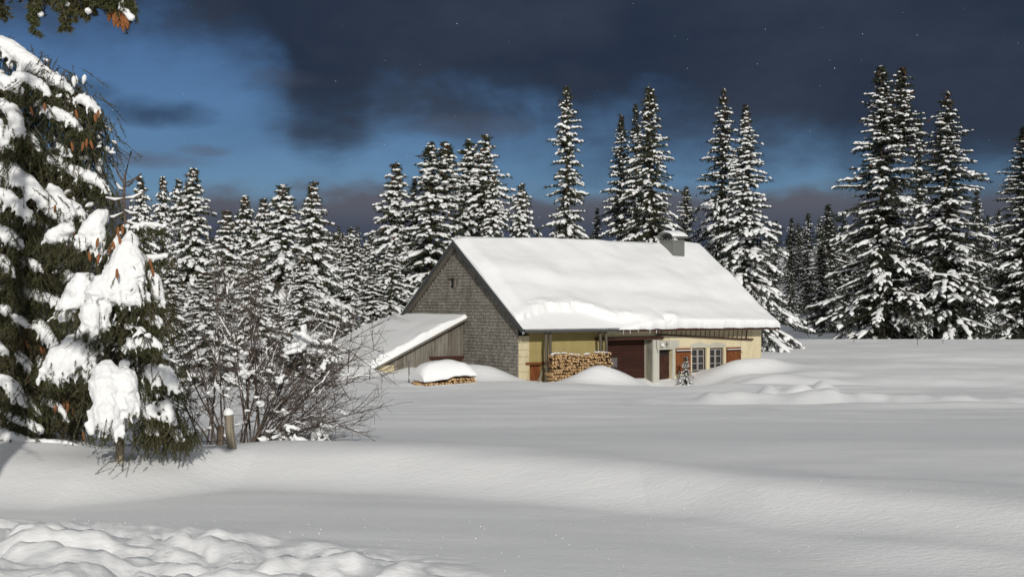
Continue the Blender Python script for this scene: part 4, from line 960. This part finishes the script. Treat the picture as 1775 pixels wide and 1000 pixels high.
for a, b_ in ((150, 240), (144, 246), (156, 243), (123, 246), (170, 190), (163, 197), (130, 190), (52, 185), (76, 178), (5, 258), (128, 402), (95, 355), (70, 600), (78, 604), (46, 590), (48, 650), (70, 660), (112, 690), (118, 700), (126, 706), (98, 700), (134, 688)): cone(big, locb(a, b_, -.45), rs)

# young spruce with heavy snow loads
YY = 14.0; k = YY / F; yb = at(209, 806, YY)
young = thing('spruce_tree', 'young near spruce with bare pointed leader and huge drooping loads of snow', 'tree', yb)
def loc(px, py, dy=0.0): return ((px - 209) * k, dy, (806 - py) * k)
D_ = spruce(43, 2.45, .85, prof=.5, whorl=.17, per=6, twsp=.085, twlen=(.10, .30), droop=.5, snow=.42, sr=(.020, .042), nd=(.026, .005, .0042), z0=.40, sub=1, subl=.13, hang=.9)
g = Geo(); g.add(*D_['needle'], 0); g.add(*D_['wood'], 1); g.add(*D_['wood2'], 1)
LOADS = [ # px, py, radius px, depth towards viewer (m); each list is one drooping load
    [(236, 404, 8, -.20), (236, 425, 17, -.26), (234, 450, 25, -.32), (226, 475, 27, -.36), (214, 500, 26, -.40), (206, 520, 22, -.42)],
    [(240, 425, 14, -.26), (246, 455, 20, -.32), (252, 478, 18, -.36), (256, 492, 12, -.36)], [(222, 470, 16, -.34), (238, 488, 20, -.38), (244, 512, 20, -.38), (240, 526, 15, -.36)], [(250, 490, 12, -.3), (260, 508, 15, -.34), (262, 524, 10, -.34)],
    [(204, 478, 12, -.38), (194, 502, 19, -.45), (186, 530, 21, -.5), (185, 558, 20, -.51), (190, 578, 14, -.5)], [(200, 520, 12, -.42), (203, 548, 13, -.46), (206, 566, 9, -.47)],
    [(172, 476, 10, -.22), (160, 488, 18, -.27), (147, 508, 21, -.32), (136, 532, 18, -.35), (128, 552, 11, -.36)], [(165, 500, 16, -.3), (152, 525, 17, -.33)],
    [(190, 586, 10, -.24), (172, 590, 20, -.30), (150, 600, 27, -.38), (128, 618, 26, -.44), (112, 638, 19, -.47), (102, 650, 9, -.47)],
    [(170, 605, 20, -.38), (150, 625, 20, -.44), (128, 645, 16, -.48), (120, 652, 10, -.48)], [(180, 622, 9, -.36), (176, 640, 12, -.4), (174, 652, 8, -.4)],
    [(212, 622, 18, -.44), (213, 640, 29, -.52), (215, 668, 34, -.60), (218, 698, 33, -.64), (222, 722, 27, -.65), (226, 738, 16, -.64)],
    [(230, 634, 18, -.48), (243, 655, 22, -.54), (250, 685, 19, -.58), (252, 712, 13, -.6)],
    [(262, 634, 10, -.18), (276, 640, 17, -.24), (284, 655, 14, -.28)], [(284, 634, 10, -.18), (300, 645, 16, -.25), (312, 662, 13, -.3), (318, 670, 7, -.3)],
    [(232, 606, 8, -.2), (240, 597, 13, -.25), (256, 590, 11, -.28), (270, 596, 9, -.28)], [(262, 592, 8, -.2), (276, 588, 9, -.22), (284, 600, 8, -.22)],
    [(286, 694, 9, -.2), (298, 700, 15, -.22), (306, 716, 13, -.24), (310, 728, 7, -.24)], [(264, 702, 9, -.3), (274, 706, 12, -.3), (282, 716, 8, -.3)],
    [(124, 398, 10, .0), (104, 400, 16, .1), (86, 408, 15, .1), (74, 418, 8, .1)], [(190, 366, 9, -.1), (178, 380, 17, -.13), (166, 400, 19, -.18), (158, 420, 15, -.2), (150, 432, 8, -.2)], [(176, 395, 16, -.15), (180, 420, 15, -.18), (178, 440, 9, -.2)],
    [(214, 402, 8, -.1), (206, 425, 11, -.12), (202, 450, 11, -.14), (200, 470, 7, -.15)], [(264, 470, 8, -.1), (274, 490, 14, -.12), (282, 512, 12, -.14), (286, 526, 7, -.14)],
    [(262, 545, 8, -.2), (276, 552, 11, -.2), (290, 560, 7, -.2)], [(300, 742, 7, -.1), (312, 750, 10, -.1), (322, 757, 5, -.1)], [(264, 738, 5, -.2), (280, 744, 8, -.2)], [(240, 452, 8, -.05), (262, 446, 7, -.02), (290, 442, 5, .0)], [(226, 396, 7, .0), (252, 388, 6, .02), (282, 390, 4, .04)]]
RP, RR, FP, FR = loads(LOADS, loc, k, 17, .20, 26, ridge=.92)
for i, (a, b_, e) in enumerate(((230, 560, 0), (255, 560, .05), (215, 580, 0), (262, 735, 0), (285, 742, 0), (300, 730, 0), (312, 750, 0), (250, 750, 0), (325, 752, .1), (270, 758, .1), (190, 640, .05), (165, 670, 0), (140, 680, 0), (180, 690, 0), (120, 665, 0), (270, 735, 0), (275, 680, 0), (255, 530, 0))): tuft(loc(a, b_, e), 60, .075, .24 if b_ < 720 else .13, 300 + i)
g.build('crown', [NEEDLEN, BARK], young)
blob_snow('snow', RP, RR, young, .012, squash=.95, disp=.009, lump=.025, sides=14, extra=[(FP, FR, .95), (*D_['snowT'], .75), (*D_['snowB'], .75), (*fringe(D_, .05, (.010, .02), rs), .8)], smooth=2)
g = Geo(); P = np.array([[loc(208, 840), loc(208, 806), loc(209, 740), loc(213, 600), loc(216, 480), loc(218, 400)]]); V, q = tubes(P, np.array([[.05, .046, .044, .036, .026, .018]]), 10); g.add(V, q, 0, True); g.build('trunk', [BARKY], young)
g = Geo()
for a, b_, c_, d__, e in ((214, 316, 199, 284, -.05), (215, 318, 242, 300, .06), (213, 330, 196, 318, .12), (214, 322, 236, 318, -.14), (213, 345, 240, 335, .1), (213, 345, 188, 345, -.1), (214, 365, 245, 372, -.12), (213, 370, 180, 378, .05), (216, 385, 255, 390, .05)):
    P = np.array([[loc(a, b_, 0), loc((a + c_) / 2, (b_ + d__) / 2 + 3, e / 2), loc(c_, d__, e)]]); V, q = tubes(P, np.array([[.012, .011, .008]]), 6); g.add(V, q, 0, True)
    if b_ > 325: V, q = tubes(P + [0, 0, .012], np.array([[.004, .018, .008]]), 6); g.add(V, q, 1, True)
V, q = tubes(np.array([[loc(218, 402), loc(214, 345), loc(216, 305), loc(227, 262)]]), np.array([[.018, .015, .013, .009]]), 7); g.add(V, q, 0, True); g.build('leader_twigs', [TWIG, SNOWT], young)
rs = np.random.RandomState(5)
for a, b_, e in ((188, 415, -.35), (207, 425, -.3), (219, 395, -.3), (226, 392, -.3), (172, 438, -.35), (192, 442, -.4), (223, 412, -.35), (268, 450, -.2), (272, 462, -.2), (233, 468, -.62), (150, 745, -.1), (128, 690, -.2), (210, 420, -.3)): cone(young, loc(a, b_, e), rs)

# tree whose one bough hangs into the top left corner
OX, OY = -4.3, 7.4; oz = gz(OX, OY) - .2
ov = thing('spruce_tree', 'spruce outside the top left corner, one dark hanging bough with orange cones reaching in', 'tree', (OX, OY, oz))
zb = EYE + 1.95 - oz
g = Geo(); zt = np.linspace(-.3, 7.4, 10); V, q = tubes(np.array([[(0, 0, z) for z in zt]]), np.array([[.16 * (1 - z / 7.8) + .01 for z in np.maximum(zt, 0)]]), 10); g.add(V, q, 0, True); g.build('trunk', [BARK], ov)
D_ = spruce(47, 7.4, 1.15, prof=.5, whorl=.5, per=5, twsp=.2, twlen=(.15, .4), droop=.5, snow=.5, sr=(.03, .06), nd=(.05, .012, .012), z0=.42)
g = Geo(); g.add(*D_['needle'], 0); g.add(*D_['wood'], 1)
sp_ = np.array([(0, 0, zb), (.6, -.1, zb + .08), (1.2, -.25, zb + .04), (1.7, -.38, zb - .08), (2.1, -.45, zb - .24), (2.36, -.5, zb - .42)])
V, q = tubes(sp_[None], np.array([[.035, .03, .024, .016, .010, .005]]), 7); g.add(V, q, 1)
rs = np.random.RandomState(3); cv_ = np.linspace(0, 5, 60); line = np.stack([np.interp(cv_, range(6), sp_[:, j]) for j in range(3)], -1)
def hangs(p, ln, n, sp, seed, dv0=(0, 0, -1)):
    tuft(p, n, sp, ln, seed)
def px_o(px, py, Y): p = at(px, py, Y); return np.array((p.x - OX, p.y - OY, p.z - oz))
sn_o = []
for i, (a, b_, l_) in enumerate(((2, 30, 30), (28, 0, 22), (58, 66, 66), (62, 30, 40), (85, 8, 25), (112, 60, 60), (118, 30, 40), (130, 30, 40), (146, 34, 36), (155, 18, 30), (168, 8, 22), (178, 10, 20), (192, 14, 26), (200, 8, 20), (44, -10, 20), (100, -12, 25), (140, -10, 30), (160, -20, 25), (20, -18, 25), (70, -15, 20), (185, -8, 20))):
    Y0 = 6.95 + .1 * math.sin(i * 2.3); kk = Y0 / F; top = px_o(a + rs.uniform(-2, 2), -26, Y0); bot = px_o(a, b_ - 8, Y0); ln = top[2] - bot[2]
    P = np.array([top + (bot - top) * t_ for t_ in np.linspace(0, 1, 6)]); P[:, :2] += rs.normal(size=(6, 2)) * .008
    V, q = tubes(P[None], np.array([[.006, .006, .005, .004, .003, .002]]), 5); g.add(V, q, 1)
    for t_ in np.arange(0, 1.0, .035 / max(ln, .05)):
        pp = top + (bot - top) * t_; tuft(pp, 5, .016, .055 * (1.15 - .5 * t_), 400 + i * 50 + int(t_ * 49))
        if rs.rand() < .16: sn_o.append(pp + [rs.uniform(-.02, .02), -.03, 0])
for j in range(60): tuft(line[j], 9, .02, .12, 900 + j)
for a, b_ in ((214, 4), (222, 14), (206, 0), (212, 14), (198, 4)): tuft(px_o(a, b_, 6.9), 12, .018, .05, 950 + a)
g.build('crown', [NEEDLEN, BARK], ov)
sn_o += [px_o(a, b_, 6.87) for a, b_ in ((211, 0), (209, 8), (207, 15), (214, 14), (218, 20), (222, 26), (226, 30), (212, -6), (116, 8), (113, 4), (68, 24), (70, 26), (62, 6), (152, 18))]
sn_o = np.array(sn_o); n = len(sn_o); t = np.linspace(-1, 1, 6)[None, :, None]; dv = nrm(np.random.RandomState(1).normal(size=(n, 1, 3)) + [.4, 0, -.5])
rr = np.random.RandomState(2).uniform(.007, .016, n); rr[-14:] *= 1.5
blob_snow('snow', np.concatenate([sn_o[:, None] + dv * t * .022, ]), rr[:, None] * np.array([[.1, .8, 1, 1, .8, .1]]), ov, .007, disp=.004, smooth=2)
P, r_ = D_['snowB']; V, q = tubes(P, r_, 6, .7); g = Geo(); g.add(V, q, 0, True); g.build('bough_snow', [SNOWT], ov)
for a, b_ in ((200, 18), (204, 24), (208, 22), (212, 26), (215, 23), (219, 22), (192, 8)): cone(ov, tuple(px_o(a, b_, 6.9) + [0, 0, .02]), rs)

# ------------------------------------------------------------------ bare shrub
def shrub():
    Y0 = 17.0; kx = Y0 / F; b0 = at(400, 790, Y0); b0.z = gz(b0.x, Y0) - .1
    t = thing('bare_shrub', 'leafless brown shrub fanning out to the right behind the fence post, dotted with snow', 'shrub', b0)
    def l(px, py): return np.array([(px - 400) * kx, 0, EYE - (py - 522.2) * kx - b0.z])
    rs = np.random.RandomState(77); L0 = []
    ends = [(318, 520), (335, 545), (352, 500), (370, 470), (385, 455), (400, 440), (420, 470), (438, 500), (455, 480), (480, 500), (500, 520), (528, 545), (550, 560), (575, 575), (600, 575), (630, 575), (665, 562), (650, 600), (610, 620), (640, 655), (620, 690), (648, 705), (590, 700), (610, 745), (570, 755), (540, 700), (500, 640), (460, 600), (430, 560), (310, 620), (330, 660), (405, 540), (480, 600), (560, 640), (600, 660), (530, 620), (300, 580), (345, 600), (520, 760), (470, 680)]
    def curve(p0, p1, sag, n=9, j=.02):
        s = np.linspace(0, 1, n)[:, None]; P = p0 + (p1 - p0) * s; P[:, 2] += sag * np.sin(s[:, 0] * math.pi); P[1:] += np.cumsum(rs.normal(size=(n - 1, 3)) * j * .5, 0) * .8; return P
    for i, e in enumerate(ends):
        left = e[0] < 400; st = l((375 if left else 425) + rs.uniform(-22, 25), 800); st[1] = rs.uniform(-.15, .4); en = l(e[0] + rs.uniform(-8, 8), e[1] + rs.uniform(-8, 8)); en[1] = rs.uniform(-.8, .9)
        L0.append(curve(st, en, (.20 if e[0] > 440 else .03) * rs.uniform(.4, 1.3)))
    L0 = np.array(L0); n0 = len(L0); ln0 = np.linalg.norm(L0[:, -1] - L0[:, 0], axis=1)
    g = Geo(); rad = np.linspace(1, .18, 9)[None] * rs.uniform(.009, .017, n0)[:, None]; V, q = tubes(L0, rad, 5); g.add(V, q, 0, True)
    def children(Ls, per, lr, n, spread, upb):
        out = []; m = Ls.shape[1]
        for P in Ls:
            for _ in range(per):
                s = rs.uniform(.25, .98) * (m - 1); i = min(int(s), m - 2); p = P[i] + (P[i + 1] - P[i]) * (s - i); d_ = nrm(P[i + 1] - P[i]); dv = nrm(d_ + rs.normal(size=3) * spread + [0.06, 0, upb]); ln = rs.uniform(*lr)
                out.append(curve(p, p + dv * ln, .0, n, ln * .05))
        return np.array(out)
    L1 = children(L0, 13, (.20, .66), 6, .8, .08); V, q = tubes(L1, np.linspace(1, .3, 6)[None] * rs.uniform(.0038, .0065, len(L1))[:, None], 4); g.add(V, q)
    L2 = children(L1, 8, (.08, .26), 4, .7, .1); V, q = tubes(L2, np.linspace(1, .5, 4)[None] * rs.uniform(.0022, .0036, len(L2))[:, None], 3); g.add(V, q)
    g.build('branches', [TWIG], t)
    P, Rr = [], []
    for a, b_, r_ in ((530, 590, 17), (515, 600, 15), (545, 580, 14), (500, 605, 10), (435, 600, 9), (432, 615, 10), (425, 632, 13), (435, 645, 11), (485, 585, 8), (483, 522, 9), (462, 695, 9), (470, 685, 9), (490, 665, 10), (508, 652, 8), (495, 655, 9), (380, 675, 9), (372, 682, 10), (390, 670, 8), (480, 755, 12), (492, 752, 12), (470, 758, 10), (555, 750, 13), (565, 756, 12), (540, 745, 9), (530, 756, 11), (575, 735, 7), (590, 650, 6), (570, 630, 8), (560, 640, 7), (420, 690, 8), (350, 705, 9), (345, 690, 7), (490, 740, 8), (422, 730, 7), (385, 755, 6), (400, 590, 6), (455, 560, 6), (520, 640, 8), (540, 615, 9), (560, 605, 9), (340, 640, 7), (360, 620, 6), (372, 560, 6), (410, 660, 8), (445, 700, 7), (505, 715, 8), (520, 735, 9), (600, 740, 7), (615, 750, 6), (585, 720, 6), (470, 640, 7), (455, 655, 6), (550, 660, 6), (590, 610, 6), (365, 740, 6), (330, 730, 6)):
        c_ = l(a, b_); c_[1] = rs.uniform(-.5, .5); d_ = nrm(rs.normal(size=3) * [1, 1, .3] + [.5, 0, -.2]); s = np.linspace(-1, 1, 6)[:, None]; P.append(c_ + d_ * s * r_ * kx * 1.7 + rs.normal(size=(6, 3)) * r_ * kx * .22); Rr.append(r_ * kx * np.array([.12, .55, .8, .75, .5, .08]) * rs.uniform(.6, 1.1, 6))
        for q in range(3):
            o_ = rs.normal(size=3) * r_ * kx * [1.1, .8, .45]; P.append(c_ + o_ + nrm(rs.normal(size=3) * [1, 1, .4] + [.6, 0, .1]) * s * r_ * kx * .8); Rr.append(r_ * kx * np.array([.08, .3, .45, .4, .25, .05]) * rs.uniform(.6, 1.2, 6))
    for i in rs.choice(len(L1), 110): # thin ridges of snow on branches
        P.append(L1[i] + [0, 0, .008]); Rr.append(np.array([.003, .008, .013, .010, .008, .003]) * rs.uniform(.5, 1.5, 6))
    blob_snow('snow', np.array(P), np.array(Rr), t, .011, disp=.012, squash=.75, smooth=2)
shrub()

# ------------------------------------------------------------------ fence, stakes, pole
def post(name, label, px, py_top, Y, r0, tilt, cap, m=FPOST, below=.6, group=None):
    p = at(px, py_top, Y); h_ = p.z - gz(p.x, Y)
    t = thing(name, label, 'post', (p.x, Y, p.z - h_), 0, group); t.rotation_euler = (0, tilt, .3)
    zt = np.linspace(-below, h_, 9); V, q = tubes(np.array([[(.004 * math.sin(i * 1.7), .003 * math.cos(i), z_) for i, z_ in enumerate(zt)]]), r0 * (1 + .06 * np.random.rand(1, 9)), 10)
    g = Geo(); g.add(V, q, 0, True); g.add(V[-10:], [tuple(range(10))]); g.build('shaft', m, t)
    if cap: blob_snow('snow_cap', np.array([[(0, 0, h_ - .012), (0, 0, h_ + .006), (0, 0, h_ + .04), (.004, 0, h_ + .065), (.006, 0, h_ + .085)]]), np.array([[.004, r0 * 1.25, r0 * 1.2, r0 * .8, .006]]), t, .009, disp=.006, squash=1, smooth=2)
    return t
random.seed(2)
fp = post('fence_post', 'weathered wooden fence post capped with snow in front of the bare shrub', 402, 719, 15.0, .047, -.09, True)
post('fence_post', 'shorter grey stub of a post half hidden among the shrub stems', 382, 738, 16.2, .040, .03, False, BARK)
def wire(name, label, A, B, r_, sag):
    s = np.linspace(0, 1, 40)[:, None]; P = np.array(A) + (np.array(B) - np.array(A)) * s; P[:, 2] -= sag * np.sin(s[:, 0] * math.pi)
    g = Geo(); V, q = tubes(P[None], np.full((1, 40), r_), 5); g.add(V, q, 0, True)
    for i in range(2, 39, 2):
        for e in (-1, 1): V, q = tubes(np.array([[P[i], P[i] + [.006 * e, .01 * e, .022 * e]]]), np.array([[r_ * .9, r_ * .4]]), 4); g.add(V, q)
    return tag(g.build(name, IRON), label, 'wire')
wire('barbed_wire', 'thin barbed wire strung from the fence post past the trunks to the left edge', at(405, 762, 15.0), at(-60, 772, 15.2), .0032, .03)
# T shaped iron stake
p = at(709, 660, 58.5); zt = EYE - (625.5 - 522.2) / F * 58.5
g = Geo(); zg = gz(p.x, p.y); V, q = tubes(np.array([[(0, 0, -.5), (0, 0, zt - zg)]]), np.full((1, 2), .028), 6); g.add(V, q); V, q = tubes(np.array([[(-.16, 0, zt - zg), (.16, .03, zt - zg - .01)]]), np.full((1, 2), .016), 6); g.add(V, q)
o = g.build('iron_stake', plain('grey iron', (.13, .12, .12))); o.location = (p.x, p.y, zg); tag(o, 'thin grey T-shaped stake in the snow left of the low firewood pile', 'stake')
for px, pt, Y, lb_ in ((641, 634, 60, 'thin bare stick stuck in the snow left of the shed'), (629, 618, 64, 'thin bare stick near the lower corner of the shed roof'), (1590, 586, 92, 'short dark stick in front of the two big right-hand spruces'), (1634, 587, 95, 'short dark stick below the broad tall right-hand spruce'), (1480, 583, 96, 'short dark stick at the foot of the huge twin-tipped spruce'), (1380, 588, 92, 'short dark stick on the snow crest near the snow-skirted spruce')):
    p = at(px, pt, Y); zg = gz(p.x, Y); h_ = max(p.z - zg, .25); g = Geo(); V, q = tubes(np.array([[(0, 0, -.3), (.01, 0, h_ * .6), (.03, 0, h_)]]), np.array([[.022, .018, .010]]), 5); g.add(V, q); V, q = tubes(np.array([[(.01, 0, h_ * .55), (-.07, 0, h_ * .85)]]), np.array([[.011, .006]]), 4); g.add(V, q)
    o = g.build('stick', TWIG); o.location = (p.x, Y, zg); tag(o, lb_, 'stick')
# drifting flakes in the air
rs = np.random.RandomState(12); g = Geo()
for i in range(90):
    Y = rs.uniform(6, 22); p = at(rs.uniform(0, 1775), rs.uniform(0, 420), Y); r_ = rs.uniform(.0016, .0035) * (Y / 12) ** .5
    V = np.array([(1, 0, 0), (-1, 0, 0), (0, 1, 0), (0, -1, 0), (0, 0, 1), (0, 0, -1)]) * r_ * rs.uniform(.6, 1.3, (6, 1)) + np.array(p); g.add(V, [(0, 2, 4), (2, 1, 4), (1, 3, 4), (3, 0, 4), (2, 0, 5), (1, 2, 5), (3, 1, 5), (0, 3, 5)])
tag(g.build('falling_snow', SNOWT), 'tiny drifting snowflakes in the air before the dark cloud', 'snowflakes', kind='stuff')
# loose crystals lying on the near snow
rs = np.random.RandomState(31); n = 420; py = 860 + 138 * rs.rand(n); YC = 1.72 * F / (py - 522); XC = (rs.uniform(-60, 1835, n) - 887.5) / F * YC; ZC = hrel(XC, YC) + EYE + .004
nv = nrm(rs.normal(size=(n, 3)) + [0, -.4, .8]); t1 = nrm(np.cross(nv, rs.normal(size=(n, 3)))); t2 = np.cross(nv, t1); r_ = (rs.uniform(.0025, .0058, n) * YC / 11)[:, None]; C0 = np.stack([XC, YC, ZC], -1)
g = Geo(); g.add(np.stack([C0 + t1 * r_, C0 + t2 * r_, C0 - t1 * r_, C0 - t2 * r_, C0 + nv * r_ * .4, C0 - nv * r_ * .4], 1).reshape(-1, 3), (np.arange(n)[:, None, None] * 6 + np.array([(0, 1, 4), (1, 2, 4), (2, 3, 4), (3, 0, 4), (1, 0, 5), (2, 1, 5), (3, 2, 5), (0, 3, 5)])[None]).reshape(-1, 3))
tag(g.build('snow_crystals', plain('ice crystal', (.95, .95, .95), .3, .5)), 'tiny glinting snow crystals scattered over the near snow', 'snow crystals', kind='stuff')
